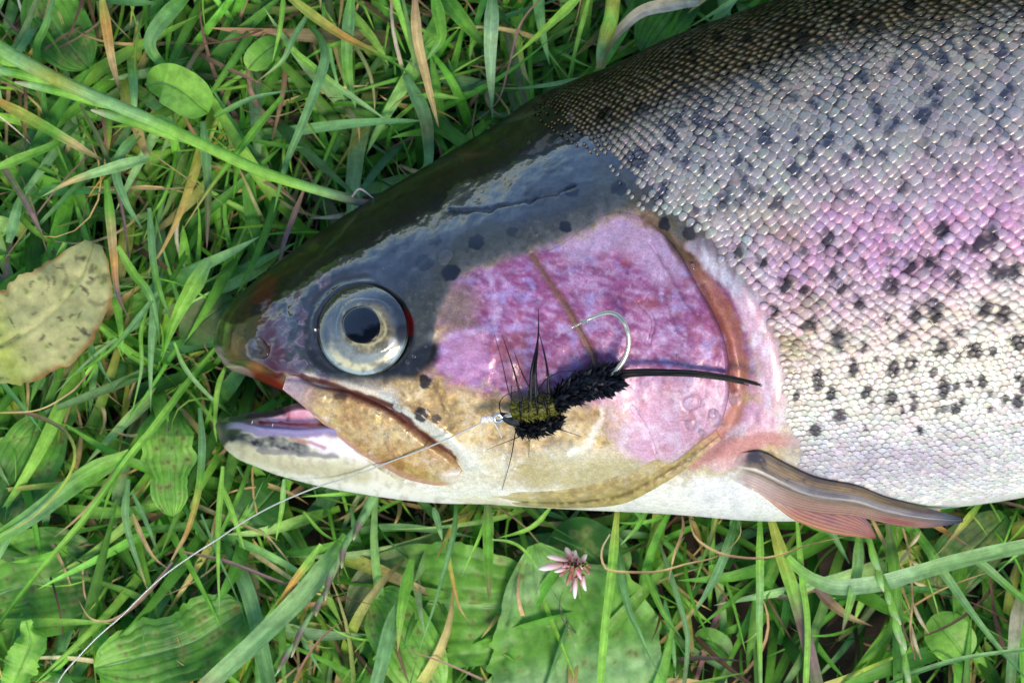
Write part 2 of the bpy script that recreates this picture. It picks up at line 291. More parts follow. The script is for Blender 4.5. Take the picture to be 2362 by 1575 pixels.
def spots(x, y):
    m = np.zeros(np.shape(x)); wx = x + 5 * fbm(x, y, 26, 21, 2) + 5 * fbm(x, y, 9, 23, 2); wy = y + 5 * fbm(x, y, 26, 22, 2) + 5 * fbm(x, y, 9, 24, 2)
    for sx, sy, r in HEAD_SPOTS + BODY_SPOTS + EXTRA:
        near = (np.abs(x - sx) < 60) & (np.abs(y - sy) < 60)
        if not r or not near.any(): continue
        k = _h(np.array([int(sx)]), np.array([int(sy)]), 3)[0]
        ex = r * (1.25 if sx < 1500 else 0.60 + .32 * k); ey = r * (1.25 if sx < 1500 else 1.04)
        v = 1 - sm(.84, 1.04, np.hypot((wx[near] - sx) / ex, (wy[near] - sy) / ey)); m[near] = np.maximum(m[near], v * (.95 if r > 11 else .75))
    return m
def mixc(c, col, m):
    col = lin(col) if np.ndim(col) == 1 else col
    return c + (col - c) * np.clip(m, 0, 1)[..., None]
KB = curve_fn([(480, 905), (560, 880), (640, 860), (700, 862), (760, 878), (850, 888), (925, 872), (970, 838), (995, 790), (1012, 725), (1045, 662), (1100, 618), (1230, 586), (1335, 535), (1385, 503), (1450, 490), (1500, 505), (1560, 560), (1640, 610), (1750, 660), (2500, 500)])
PINK_ = curve_fn([(1500, 640), (1700, 640), (1900, 560), (2100, 520), (2362, 445), (2800, 420), (3400, 400), (5200, 330)])
def body_paint(x, y, scale=False):
    """skin between the scales (scale=False) or the scale's own colour"""
    T = Tf(x); F = Ff(x); s = (y - T) / (F - T)          # 0 back .. 1 belly
    s = s + .025 * fbm(x, y, 120, 31, 3) + .012 * fbm(x, y, 30, 32, 2)
    if scale: st = [(0, (70, 56, 32)), (.04, (150, 122, 80)), (.1, (196, 166, 118)), (.15, (196, 176, 150)), (.24, (170, 160, 152)), (.36, (190, 180, 168)), (.5, (214, 196, 196)), (.66, (228, 214, 196)), (.8, (226, 220, 206)), (.88, (216, 212, 208)), (1, (236, 234, 228))]
    else: st = [(0, (10, 11, 6)), (.12, (12, 13, 9)), (.18, (34, 42, 66)), (.3, (78, 86, 112)), (.38, (112, 108, 104)), (.5, (124, 108, 100)), (.66, (152, 136, 106)), (.8, (206, 198, 182)), (.88, (188, 184, 182)), (1, (232, 230, 226))]  # bluish stops below the back: sky sheen painted into the skin
    xs = np.array([a for a, b in st]); cs = lin([b for a, b in st]); c = np.stack([np.interp(s, xs, cs[:, k]) for k in range(3)], -1)
    pk = np.exp(-((y - PINK_(x)) / (122 + 30 * fbm(x, y, 90, 34, 3))) ** 2) * sm(1550, 1950, x) + .45 * np.exp(-((y - PINK_(x) - 130) / 100) ** 2)
    pk = pk * (.75 + .5 * fbm(x, y, 45, 33, 3)); c = mixc(c, (212, 156, 196) if scale else (152, 94, 130), pk * .76)
    c = mixc(c, (160, 140, 72) if scale else (104, 84, 34), .75 * np.clip(fbm(x, y, 60, 36, 3) * 1.6, 0, 1) * sm(380, 520, y) * (1 - sm(1800, 1990, x)) * sm(.3, .5, s) * (1 - sm(.75, .85, s)))
    g = np.exp(-((y - 1070) / 55) ** 2) * sm(1800, 1880, x) * (1 - sm(2150, 2400, x)); c = mixc(c, (170, 158, 172), .55 * g)
    c = mixc(c, (150, 190, 170), .35 * (np.abs(fbm(x, y, 35, 38, 2)) > .62) * sm(.2, .4, s) * (1 - sm(.5, .7, s)))
    sp = spots(x, y); c = mixc(c, (22, 24, 58), sp * .95 * sm(.5, .3, s) * sm(.11, .17, s)); c = mixc(c, (8, 8, 8), sp * sm(.17, .11, s)); c = mixc(c, (30, 22, 38), sp * .93 * sm(.3, .5, s))
    return c
PURPLE = [(1030, 655), (1100, 614), (1230, 585), (1335, 540), (1390, 505), (1450, 490), (1520, 530), (1700, 600), (1760, 1000), (1600, 1040), (1500, 1090), (1440, 1060), (1390, 1000), (1395, 940), (1290, 905), (1200, 905), (1100, 893), (1040, 886), (988, 850), (1000, 800), (1030, 760), (1005, 730)]
def head_paint(x, y):
    wx = x + 14 * fbm(x, y, 40, 41, 4); wy = y + 14 * fbm(x, y, 40, 42, 4); n1 = fbm(x, y, 60, 43, 4); n2 = fbm(x, y, 14, 44, 3); n3 = fbm(x, y, 7, 49, 2)
    # lower cheek: gold and cream
    c = np.zeros(np.shape(x) + (3,)) + lin((190, 160, 112)); c = mixc(c, (232, 216, 180), .35 + 1.5 * n1); c = mixc(c, (148, 112, 54), .7 * np.clip(1.5 * n2 + .25, 0, 1)); c = mixc(c, (120, 112, 74), .5 * np.clip(2 * fbm(x, y, 45, 57, 3) - .1, 0, 1)); c = mixc(c, (236, 204, 120), .5 * np.clip(3 * n3 - .4, 0, 1))
    c = mixc(c, (236, 222, 200), sm(60, 0, pdist(wx, wy, [(690, 870), (800, 888), (870, 905), (900, 915)])[0] * 1.8)); c = mixc(c, (222, 165, 110), .6 * sm(25, 5, np.hypot(wx - 770, (wy - 878) * 1.4)))
    low = sm(1000, 1060, wy - .05 * (x - 1000)); c = mixc(c, (224, 218, 194), low * (.75 + .6 * n1)); c = mixc(c, (168, 158, 128), low * .7 * np.clip(2.4 * fbm(x, y, 36, 56, 3) - .3, 0, 1)); c = mixc(c, (250, 248, 240), low * .8 * np.clip(3 * n2 - .6, 0, 1)); c = mixc(c, (242, 240, 232), sm(1090, 1150, wy))
    c = mixc(c, (214, 214, 200), sm(20, 4, pdist(wx, wy, [(880, 915), (980, 985), (1060, 1040), (1100, 1080)])[0]))
    c = mixc(c, (186, 172, 118), .7 * sm(55, 20, pdist(wx, wy, [(1230, 1085), (1340, 1095), (1450, 1085), (1560, 1040)])[0]))
    c = mixc(c, (244, 240, 222), sm(11, 2, pdist(wx, wy, CREASE2)[0]) * .8)
    # pink and purple plates
    pm = sm(30, -22, psd(wx, wy, PURPLE) + 22 * n2 + 16 * n1 * sm(1400, 1250, x) + 26 * fbm(x, y, 45, 62, 4) * sm(900, 980, y) + 30 * sm(980, 1080, y) * sm(1560, 1440, x)); pc = np.zeros_like(c) + lin((170, 98, 146)); pc = mixc(pc, (206, 158, 198), .22 + .9 * n1 + .5 * n2)
    st_ = fbm(x + .35 * y, (y - .35 * x) * 2.6, 26, 63, 5); pc = mixc(pc, (134, 72, 120), .6 * np.clip(st_ * 2, 0, 1)); pc = mixc(pc, (216, 186, 222), .45 * np.clip(-st_ * 2.2, 0, 1)); pc = mixc(pc, (122, 54, 104), .5 * np.clip(fbm(x * .8 + y * .3, y - .3 * x, 30, 46, 4) * 1.8, 0, 1)); pc = mixc(pc, (158, 80, 76), .6 * np.clip(fbm(x, y, 50, 48, 4) * 2.4 - .2, 0, 1)); pc = mixc(pc, (186, 176, 232), .55 * np.clip(fbm(x, y * 1.3, 34, 58, 4) * 2.6 - .5, 0, 1))
    lo_ = sm(850, 900, wy) * sm(1380, 1420, x); pc = mixc(pc, (230, 184, 202), .8 * lo_); pc = mixc(pc, (200, 128, 130), .6 * lo_ * np.clip(fbm(x, y, 55, 64, 5) * 2.4 - .2, 0, 1)); pc = mixc(pc, (216, 188, 140), .6 * sm(1480, 1400, x + 30 * n2) * sm(900, 960, y)); pc = mixc(pc, (246, 226, 236), .5 * lo_ * np.clip(fbm(x, y, 24, 65, 4) * 2.5, 0, 1)); pc = mixc(pc, (222, 200, 236), .7 * np.clip(n2 * 1.5 - .3, 0, 1))
    pc = mixc(pc, (226, 196, 226), .6 * sm(70, 20, pdist(wx, wy, [(1330, 560), (1420, 520), (1490, 560), (1540, 610)])[0])); pc = mixc(pc, (150, 130, 112), .85 * sm(80, 20, np.hypot((wx - 1040) * .9, wy - 705))); pc = mixc(pc, (150, 120, 104), .6 * sm(9, 3, np.abs(np.hypot(wx - 1068, wy - 825) - 84)) * sm(1130, 1090, x))
    pc = mixc(pc, (224, 200, 232), (.4 + .5 * n2) * sm(13, 3, pdist(wx, wy, [(1122, 620), (1146, 700), (1140, 760), (1060, 765), (1010, 790)])[0]))
    pc = mixc(pc, (214, 168, 206), .55 * sm(75, 40, np.hypot(wx - 1065, wy - 825))); pc = mixc(pc, (130, 70, 66), .45 * sm(40, 10, np.hypot((wx - 1180) * .8, (wy - 850) * .6)))
    c = mixc(c, pc, pm)
    # dark crown: slate skin, with some blue sky reflection painted into its base
    dk = sm(16, -22, wy - KB(wx)); dc = np.zeros_like(c) + lin((54, 64, 82)); dc = mixc(dc, (66, 66, 54), .6 * np.clip(fbm(x, y, 110, 45, 5) * 2, 0, 1)); dc = mixc(dc, (40, 48, 70), .5 * np.clip(n2 * 2, 0, 1)); dc = mixc(dc, (78, 78, 62), .75 * sm(60, 200, wy - FILM(x) + 60 * n1)); dc = mixc(dc, (120, 122, 112), .35 * sm(.25, .6, n3) * sm(80, 200, wy - FILM(x))); dc = mixc(dc, (15, 13, 8), sm(160, 90, (wy - Tf(x)) * 1.0)); dc = mixc(dc, (66, 72, 58), .6 * np.clip(n1 * 1.8, 0, 1) * sm(150, 240, wy - Tf(x)))
    dc = mixc(dc, (112, 112, 110), .7 * sm(60, 5, KB(x) - wy + 20 * n2) * sm(930, 1000, x)); dc = mixc(dc, (124, 112, 84), .6 * sm(1380, 1520, x + 60 * n1) * sm(.0, .3, n2 + .15) * sm(330, 390, y)); dc = mixc(dc, (34, 40, 22), .5 * np.clip(n2, 0, 1))
    c = mixc(c, dc, dk)
    # snout, nostril, blood
    sn = sm(640, 590, wx); c = mixc(c, (66, 48, 30), sn * .9); c = mixc(c, (22, 20, 14), sn * sm(785, 690, wy + .3 * (x - 500))); c = mixc(c, (120, 88, 50), .8 * sn * sm(40, 5, np.hypot((wx - 545) * .8, wy - 805)))
    c = mixc(c, (20, 16, 12), sn * .85 * sm(.2, .4, fbm(x, y, 26, 51, 4))); c = mixc(c, (128, 70, 44), sn * .5 * sm(.15, .5, fbm(x, y, 30, 52, 4)) * sm(760, 810, y)); c = mixc(c, (190, 160, 158), sm(15, 5, pdist(wx, wy, [(500, 815), (530, 850), (585, 872)])[0]))
    c = mixc(c, (170, 96, 58), .8 * sm(34, 8, pdist(wx, wy, [(595, 850), (635, 880), (655, 900)])[0])); c = mixc(c, (130, 22, 16), .9 * sm(22, 6, pdist(wx, wy, [(600, 872), (640, 893), (658, 905)])[0]))
    c = mixc(c, (84, 10, 10), .95 * sm(38, 14, pdist(wx, wy, [(618, 655), (603, 700), (618, 740), (632, 800), (640, 850)])[0]))
    lil = sm(24, 12, pdist(wx, wy, [(622, 712), (640, 730), (655, 780), (668, 830), (690, 855), (740, 868)])[0]) + sm(20, 12, pdist(wx, wy, [(690, 690), (735, 655), (745, 640)])[0]) + sm(20, 8, pdist(wx, wy, [(668, 700), (690, 690), (690, 760), (700, 830)])[0])  # lilac reflections on the wet snout, painted into the skin colour
    lil = np.clip(lil, 0, 1) * sm(-.1, .08, fbm(x, y, 34, 55, 3) + .12); c = mixc(c, (104, 82, 98), .8 * lil); ee = np.abs(fbm(x, y, 34, 55, 3) + .12); c = mixc(c, (186, 172, 184), .4 * sm(.14, .06, ee) * sm(0, .05, ee) * lil); c = mixc(c, (30, 16, 18), .8 * sm(.05, .0, np.abs(fbm(x, y, 40, 53, 2))) * lil)  # pale outlines are painted highlights along the water's edge
    # eye socket
    r = np.hypot((x - EYE[0]) / 1.03, y - EYE[1]); lu = sm(30, -50, x - EYE[0] + .4 * (y - EYE[1])); c = mixc(c, (34, 30, 22), .95 * sm(107, 99, r - 28 * lu + 16 * n1)); c = mixc(c, (16, 14, 14), .9 * sm(16, 6, pdist(x, y, [(925, 700), (944, 745), (946, 790), (930, 830)])[0])); c = mixc(c, (20, 18, 16), sm(45, 15, pdist(wx, wy, [(900, 852), (950, 850), (985, 815)])[0] * 1.2))
    c = mixc(c, (90, 8, 8), sm(16, 8, pdist(wx, wy, [(922, 722), (940, 742), (942, 762)])[0]))
    # maxilla groove
    gd = pdist(wx, y, [(640, 848), (668, 858), (705, 873), (785, 893), (896, 935), (992, 1015), (1045, 1056)])[0]; c = mixc(c, (92, 34, 40), .9 * sm(9, 3, gd))
    # creases on the cheek and lines
    cd, cf = pdist(x + 3 * fbm(x, y, 30, 77, 2), y, CREASE); cw = 4 + 4 * cf + 3 * sm(.1, 0, cf); c = mixc(c, (118, 96, 62), .85 * sm(cw + 2, cw - 2, cd)); c = mixc(c, (190, 170, 130), .8 * sm(.3, .8, cf) * sm(4, 1, np.abs(pdist(x + 4, y, CREASE)[0]))); c = mixc(c, (150, 90, 80), .4 * sm(20, 6, cd))
    c = mixc(c, (110, 84, 70), .5 * sm(4, 1, pdist(wx, y, [(965, 850), (1000, 900), (1040, 960)])[0]))
    # groove behind the gill cover, shoulder
    gd_, gf = pdist(wx, wy, GROOVE); gw = np.interp(gf, [0, .15, .4, .6, .75, 1], [7, 12, 23, 24, 15, 9]); gv = sm(gw + 8, gw - 8, gd_); c = mixc(c, (182, 122, 94), gv * (.8 + .3 * n2)); c = mixc(c, (92, 80, 52), gv * sm(680, 560, y)); c = mixc(c, (208, 160, 140), .5 * gv * np.clip(2 * n1, 0, 1)); c = mixc(c, (130, 60, 44), .6 * sm(12, 3, pdist(wx, wy, [(1620, 660), (1680, 790), (1696, 900)])[0])); c = mixc(c, (196, 140, 126), gv * sm(940, 990, y))
    shd = sm(46, 26, pdist(wx, wy, SHOULDER)[0]) * (1 - gv); c = mixc(c, (236, 200, 212), shd); c = mixc(c, (206, 150, 160), .6 * shd * np.clip(n1 + n2, 0, 1)); fl_ = fbm(x * 1.4, y * .45, 16, 66, 4); c = mixc(c, (190, 180, 192), .9 * shd * sm(730, 660, y)); c = mixc(c, (240, 236, 244), .7 * shd * np.clip(2.4 * fl_, 0, 1)); c = mixc(c, (170, 110, 140), .4 * shd * np.clip(-2 * fl_, 0, 1)); c = mixc(c, (214, 170, 150), .6 * shd * sm(960, 1020, y))
    c = mixc(c, (200, 140, 130), .85 * sm(26, 8, pdist(wx, wy, [(1600, 1060), (1690, 1030), (1780, 1015), (1850, 1005)])[0]))
    c = mixc(c, (190, 166, 96), .6 * sm(22, 8, np.hypot(wx - 1725, wy - 915)))
    c = mixc(c, (245, 244, 240), sm(1085, 1120, wy) * sm(1560, 1620, x)); c = mixc(c, (196, 196, 200), .5 * sm(1075, 1110, y) * sm(1400, 1500, x) * np.clip(2 * fbm(x, y, 60, 59, 5), 0, 1)); c = mixc(c, (240, 228, 200), .6 * sm(1140, 1150, wy) * sm(1400, 1300, x))
    c = mixc(c, (204, 150, 130), .7 * sm(16, 5, np.hypot(wx - 945, (wy - 1140) * 1.4)))
    c = mixc(c, (5, 6, 26), .97 * spots(x, y) * sm(-.2, .2, 1 - sm(1500, 1600, x)))
    return c
BODYLINE = curve_fn([(150, 1240), (230, 1265), (300, 1330), (370, 1440), (440, 1500), (500, 1560), (560, 1640), (620, 1690), (680, 1750), (760, 1790), (860, 1815), (960, 1820), (1020, 1850), (1080, 1850), (1200, 1850)])  # y -> x where scales begin
def skin_paint(x, y):
    t = sm(-60, 40, x + 50 * fbm(x, y, 50, 61, 4) - BODYLINE(y)); c = head_paint(x, y) * (1 - t)[..., None] + body_paint(x, y) * t[..., None]
    return c * (.76 + .2 * c)
def wetness(x, y):
    s = (y - Tf(x)) / (Ff(x) - Tf(x)); n = fbm(x, y, 70, 71, 4); w = film(x, y)
    w = np.maximum(w, (.7 * sm(.12, .17, s) * sm(.5, .3, s) + .12) * sm(1350, 1600, x)); w = np.maximum(w, .22 + .12 * n); w = np.maximum(w, .5 * sm(0, .3, n) * sm(1000, 1030, y))
    w = np.maximum(w, (.3 + .6 * sm(0, .1, fbm(x, y, 34, 55, 3) + .12)) * sm(120, 80, np.hypot((x - 680) * 1.1, y - 770))); w = w * (1 - .6 * sm(70, 30, pdist(x, y, GROOVE)[0])); return np.clip(w, 0.05, 1)

# ------------------------------------------------------------------ TROUT
trout = empty('trout', W(1400, 700, 40), 'speckled rainbow trout lying on its side in the grass with its mouth open', 'fish')
xs = np.r_[492 + 60 * np.linspace(0, 1, 34) ** 2, np.arange(555, 2440, 3.4), 2440 + (5200 - 2440) * np.linspace(0.01, 1, 60)]
tu = np.linspace(0, math.pi, 430); tl = np.linspace(math.pi, 2 * math.pi, 44)[1:-1]
X = np.repeat(xs[:, None], len(tu), 1); T = Tf(xs)[:, None]; Bm = np.where(xs < 1185, np.minimum(Bu(xs), Ff(xs)), Ff(xs))[:, None]
Y = T + (Bm - T) * (1 - np.cos(tu)[None]) / 2
Z = Zs(X, Y); w_ = 46.0; fade = 1 - sm(640, 730, X); rr = np.sqrt(np.clip(1 - (1 - np.clip((Bm - Y) / w_, 0, 1)) ** 2, 0, 1)); Z = Z0 + (Z - Z0) * (1 - fade * (1 - rr))
Xl = np.repeat(xs[:, None], len(tl), 1); Yl = T + (Bm - T) * (1 - np.cos(tl)[None]) / 2; Zl = Zunder(Xl, Yl)
GX = np.concatenate([X, Xl], 1); GY = np.concatenate([Y, Yl], 1); GZ = np.concatenate([Z, Zl], 1); nv = GX.shape[1]
colr = np.concatenate([skin_paint(X, Y), np.zeros(Xl.shape + (3,)) + lin((215, 212, 204))], 1); wet = np.concatenate([wetness(X, Y), .2 + 0 * Xl], 1)
mk('body', W(GX, GY, GZ), [gridF(len(xs), nv, True)], M_skin, trout, colr.reshape(-1, 3), wet)
# tail fin beyond the frame
tp = [(5180, 200), (5500, 90), (5800, 10)]; bt = [(5180, 440), (5450, 560), (5780, 700)]
A = catmull(tp, 24); Bc = catmull(bt, 24); v = np.linspace(0, 1, 30)[None, :, None]; G = A[:, None] * (1 - v) + Bc[:, None] * v; gz = Z0 + 8 * np.sin(v[..., 0] * 60) + 0 * G[..., 0]
Vt = np.vstack([W(G[..., 0], G[..., 1], gz + 12).reshape(-1, 3), W(G[..., 0], G[..., 1], gz - 12).reshape(-1, 3)])
mk('tail_fin', Vt, [gridF(24, 30), gridF(24, 30, off=720)], M_fin, trout, lin((80, 76, 62)), .3)

def ribbon(A, B, nu, nv_, zfun, thick=0.0):
    a_ = catmull(A, nu); b_ = catmull(B, nu); v = (1 - np.cos(np.linspace(0, math.pi, nv_))) / 2
    G = a_[:, None] * (1 - v[None, :, None]) + b_[:, None] * v[None, :, None]; u = np.repeat(np.linspace(0, 1, nu)[:, None], nv_, 1); vv = np.repeat(v[None], nu, 0)
    return G[..., 0], G[..., 1], zfun(G[..., 0], G[..., 1], u, vv), u, vv
def shell(name, x, y, z, mat, parent, col, wet, drop=26):
    """upper sheet plus a lower one so that the part has thickness"""
    nu, nv_ = x.shape; V1 = W(x, y, z).reshape(-1, 3); V2 = W(x, y, z - drop).reshape(-1, 3); n = nu * nv_
    rim = np.r_[np.arange(nv_), np.arange(1, nu) * nv_ + nv_ - 1, (nu - 1) * nv_ + np.arange(nv_ - 2, -1, -1), np.arange(nu - 2, 0, -1) * nv_]
    r2 = np.roll(rim, -1); side = np.stack([rim, r2, r2 + n, rim + n], -1)
    c = np.vstack([col.reshape(-1, 3)] * 2); w = np.r_[(np.zeros(n) + np.asarray(wet).ravel())] ; w = np.r_[w, w]
    return mk(name, np.vstack([V1, V2]), [gridF(nu, nv_), gridF(nu, nv_, off=n)[:, ::-1], side], mat, parent, c, w)

# lower jaw with its lip and the floor of the mouth
xj = np.r_[496 + 70 * np.linspace(0, 1, 40) ** 2, np.arange(569, 1205, 3.4)]
Jf = curve_fn([(496, 984), (499, 975), (506, 968), (520, 962), (546, 960), (577, 952), (625, 949), (654, 940), (673, 933), (700, 930), (760, 940), (900, 1000), (1040, 1090), (1200, 1160)])
vj = (1 - np.cos(np.linspace(0, math.pi, 130))) / 2; JX = np.repeat(xj[:, None], 130, 1); J = Jf(xj)[:, None]; Fj = np.maximum(Ff(xj)[:, None] - .2, J + .5); JY = J + (Fj - J) * vj[None]
fr = np.sqrt(np.clip(1 - (1 - np.clip((JX - 494) / 110, 0, 1)) ** 2, 0, 1)); sF = np.clip((Fj - JY) / 190, 0, 1)
base = Z0 + (Zb(JX, np.minimum(JY, Fj)) - Z0) * fr; 
dl, _ = pdist(JX, JY, LIP); lipy = np.interp(JX, [p[0] for p in LIP], [p[1] for p in LIP]); up = sm(4, 26, lipy - JY)
JZ = base + 12 * np.exp(-(dl / 13) ** 2) * fr - 34 * up * sm(520, 600, JX) * sm(0, 22, JY - J + 6) - 26 * up * (1 - sm(0, 18, JY - J)) - 5 * np.exp(-(pdist(JX, JY, [(540, 1008), (600, 1020), (680, 1024), (760, 1040)])[0] / 8) ** 2) * fr + 3 * fbm(JX, JY, 22, 82, 3) * fr - 5
JZ = JZ - (JZ - Z0) * (1 - sm(0, 1, (JY - J) / 14)) * fr * .6
wx = JX + 10 * fbm(JX, JY, 30, 83, 3); wy = JY + 8 * fbm(JX, JY, 30, 84, 3); n2 = fbm(JX, JY, 14, 85, 3)
jc = np.zeros(JX.shape + (3,)) + lin((226, 222, 200)); jc = mixc(jc, (242, 240, 232), sm(1050, 1100, wy - .13 * (JX - 500))); jc = mixc(jc, (186, 180, 138), .6 * sm(30, 5, pdist(wx, wy, [(520, 1020), (600, 1052), (720, 1082), (840, 1095)])[0])); jc = mixc(jc, (160, 150, 130), .4 * np.clip(n2 * 2, 0, 1))
jc = mixc(jc, (40, 44, 62), (.85 + .5 * n2) * sm(20, 6, pdist(wx, wy, [(535, 1003), (580, 1016), (640, 1018), (700, 1034)])[0])); jc = mixc(jc, (110, 108, 116), .7 * sm(9, 3, pdist(wx, wy, [(600, 1034), (700, 1045), (780, 1052)])[0]))
jc = mixc(jc, (238, 228, 244), sm(22, 10, pdist(wx, wy, [(725, 1015), (790, 1035), (860, 1050)])[0])); jc = mixc(jc, (172, 84, 84), .6 * sm(6, 2, pdist(wx, wy, [(670, 1008), (720, 1022), (750, 1030)])[0]))
jc = mixc(jc, (142, 126, 176), sm(16, 8, pdist(wx, wy, LIP)[0])); jc = mixc(jc, (196, 160, 196), sm(.2, .8, (JX - 640) / 120) * sm(15, 8, pdist(wx, wy, LIP)[0]))
ins = sm(10, 18, lipy - JY); jc = mixc(jc, (232, 168, 190), ins); jc = mixc(jc, (250, 222, 230), ins * .8 * np.clip(n2 + .3, 0, 1)); jc = mixc(jc, (150, 30, 44), .9 * sm(6, 2, pdist(wx, wy, [(600, 974), (673, 981), (760, 981)])[0])); jc = mixc(jc, (170, 80, 100), ins * .7 * sm(8, 2, pdist(wx, wy, [(665, 938), (662, 968)])[0]))
tipd = sm(640, 545, JX + 8 * n2) * sm(12, 0, JY - lipy + (JX - 505) * .12 - 8 - 34 * sm(575, 505, JX)); jc = mixc(jc, (34, 34, 46), tipd * .92); jc = mixc(jc, (40, 42, 58), .85 * sm(13, 5, pdist(wx, wy, [(520, 968), (560, 962), (620, 955), (650, 948)])[0])); jc = mixc(jc, (150, 140, 176), .9 * sm(13, 5, pdist(wx, wy, LIP[1:])[0]) * sm(512, 545, JX))
jc = mixc(jc, (120, 110, 84), .8 * sm(16, 6, np.abs(JX - 500) + .2 * np.abs(JY - 1000)))
jw = .12 + .4 * sm(30, 5, dl) + .5 * ins
jc = jc * (.78 + .18 * jc)
jaw = shell('lower_jaw', JX, JY, JZ, M_flesh, trout, jc, np.clip(jw, 0, 1), drop=np.clip(JZ - Zunder(JX, JY), 1.5, 160))
# small teeth along the lower lip
for tx in (581, 628):
    ty = float(np.interp(tx, [p[0] for p in LIP], [p[1] for p in LIP])) - 10; tz = float(Zb(np.array(tx * 1.), np.array(ty))) * 1.0
    i = np.argmin(np.abs(xj - tx)); j = np.argmin(np.abs(JY[i] - ty)); tz = JZ[i, j]
    P = W(np.array([tx, tx + 1, tx + 2.]), np.array([ty, ty - 4, ty - 8.]), np.array([tz - 2, tz + 5, tz + 9])); V, F = tube(P, np.array([1.8, 1.2, .3]) * S, 6); mk('tooth', V, [F], M_flesh, jaw, lin((196, 176, 180)), .6)
# upper jaw plate (maxilla)
MU = [(664, 856), (705, 876), (737, 889), (785, 898), (833, 912), (896, 940), (928, 962), (992, 1016), (1040, 1048), (1066, 1080)]
ML = [(652, 898), (692, 930), (737, 968), (785, 1012), (833, 1049), (890, 1081), (940, 1106), (1008, 1120), (1050, 1112), (1067, 1088)]
def zmx(x, y, u, v): return Zs(x, y) + (3 + 17 * sm(0, .12, u) * sm(1.02, .85, u)) * np.sqrt(np.clip(1 - np.abs(2 * v - 1) ** 3.4, 0, 1)) - 4 + 2.2 * fbm(x, y, 20, 90, 3) + 5 * np.exp(-((v - .55 - .2 * u) / .1) ** 2) * sm(.4, .7, u)
x, y, z, u, v = ribbon(MU, ML, 190, 80, zmx); wx = x + 10 * fbm(x, y, 30, 91, 4); wy = y + 10 * fbm(x, y, 30, 92, 4); n1 = fbm(x, y, 40, 93, 3); n2 = fbm(x, y, 12, 94, 3)
c = np.zeros(x.shape + (3,)) + lin((194, 158, 100)); c = mixc(c, (156, 108, 52), .7 * np.clip(n1 * 2 - .1, 0, 1)); c = mixc(c, (214, 196, 150), .7 * np.clip(n1 * -2.4 - .1, 0, 1)); c = mixc(c, (112, 80, 44), .4 * np.clip(fbm(x, y, 8, 98, 2) * 2, 0, 1)); c = mixc(c, (232, 214, 196), .75 * sm(.25, .6, fbm(x, y, 26, 99, 4))); c = mixc(c, (214, 186, 110), .5 * np.clip(n2 * 2, 0, 1)); c = mixc(c, (180, 96, 72), .6 * sm(.25, .0, v) * (1 - sm(.8, 1, u))); c = mixc(c, (214, 160, 146), .8 * sm(.86, .97, v)); c = mixc(c, (110, 24, 26), .75 * sm(.16, .05, v) * sm(.12, .3, u) * sm(.85, .6, u)); c = mixc(c, (206, 172, 178), .85 * sm(.22, .05, u)); c = mixc(c, (52, 22, 18), .8 * sm(16, 6, np.hypot((wx - 785) * .6, wy - 912)))
c = mixc(c, (232, 220, 206), .9 * sm(22, 8, np.hypot((wx - 1045) * .55, wy - 1098))); c = mixc(c, (170, 120, 60), .5 * sm(.65, .8, u) * np.clip(1 - v * 1.3, 0, 1))
shell('upper_jaw_plate', x, y, z, M_opercle, trout, c * .9, .45 + .3 * np.clip(n1, 0, 1), drop=22)
# branchial membrane
x, y, z, u, v = ribbon([(1120, 1128), (1230, 1132), (1330, 1122), (1420, 1096), (1500, 1058), (1570, 1016), (1640, 972)], [(1120, 1162), (1250, 1171), (1350, 1173), (1440, 1163), (1520, 1124), (1590, 1078), (1665, 1015)], 150, 44,
    lambda x, y, u, v: Zs(x, y) + 9 * np.sqrt(np.clip(1 - np.abs(2 * v - 1) ** 3, 0, 1)) * sm(0, .2, u) - 4 + 4 * np.exp(-((v - .45) / .08) ** 2) - 3 * np.exp(-((v - .7) / .05) ** 2))
n1 = fbm(x, y, 30, 95, 3); n2 = fbm(x, y, 9, 96, 2); c = np.zeros(x.shape + (3,)) + lin((168, 146, 96)); c = mixc(c, (222, 212, 180), .6 * sm(.35, .0, u) + .5 * np.clip(n1, 0, 1)); c = mixc(c, (116, 92, 50), .75 * sm(.12, .02, np.abs(v - .7)) + .4 * np.clip(n2, 0, 1)); c = mixc(c, (212, 190, 120), .5 * np.clip(-n2 * 2, 0, 1)); c = mixc(c, (200, 140, 120), .6 * sm(.85, 1, u))
shell('gill_membrane', x, y, z, M_opercle, trout, c, .5, drop=20)
# gill cover
OP = [(1240, 588), (1300, 562), (1350, 522), (1395, 497), (1440, 491), (1500, 513), (1560, 575), (1607, 655), (1647, 725), (1673, 790), (1683, 860), (1679, 925), (1657, 985), (1612, 1022), (1545, 1072), (1475, 1112), (1430, 1098), (1405, 1055), (1390, 1000), (1402, 940), (1397, 890), (1385, 850), (1352, 780), (1310, 705), (1270, 640)]
oc = catmull(OP + OP[:1], 421)[:-1]; cen = np.array([1500, 800.]); rs = np.sin(np.linspace(0, 1, 120) * math.pi / 2) ** .9; G = cen + rs[:, None, None] * (oc[None] - cen); x, y = G[..., 0], G[..., 1]
right = sm(-.1, .75, (x - 1480) / 170); lift = 6 + 13 * right; ed = np.sqrt(np.clip(1 - np.clip((rs[:, None] - .93) / .07, 0, 1) ** 2, 0, 1))
dcr = 0
for ln in ([(1480, 700), (1510, 745), (1500, 790)], [(1530, 680), (1560, 760)], [(1500, 560), (1600, 720)], [(1460, 940), (1490, 990), (1510, 1045)]):
    dcr = dcr - 3.0 * np.exp(-(pdist(x + 5 * fbm(x, y, 25, 3, 2), y, ln)[0] / 4) ** 2)
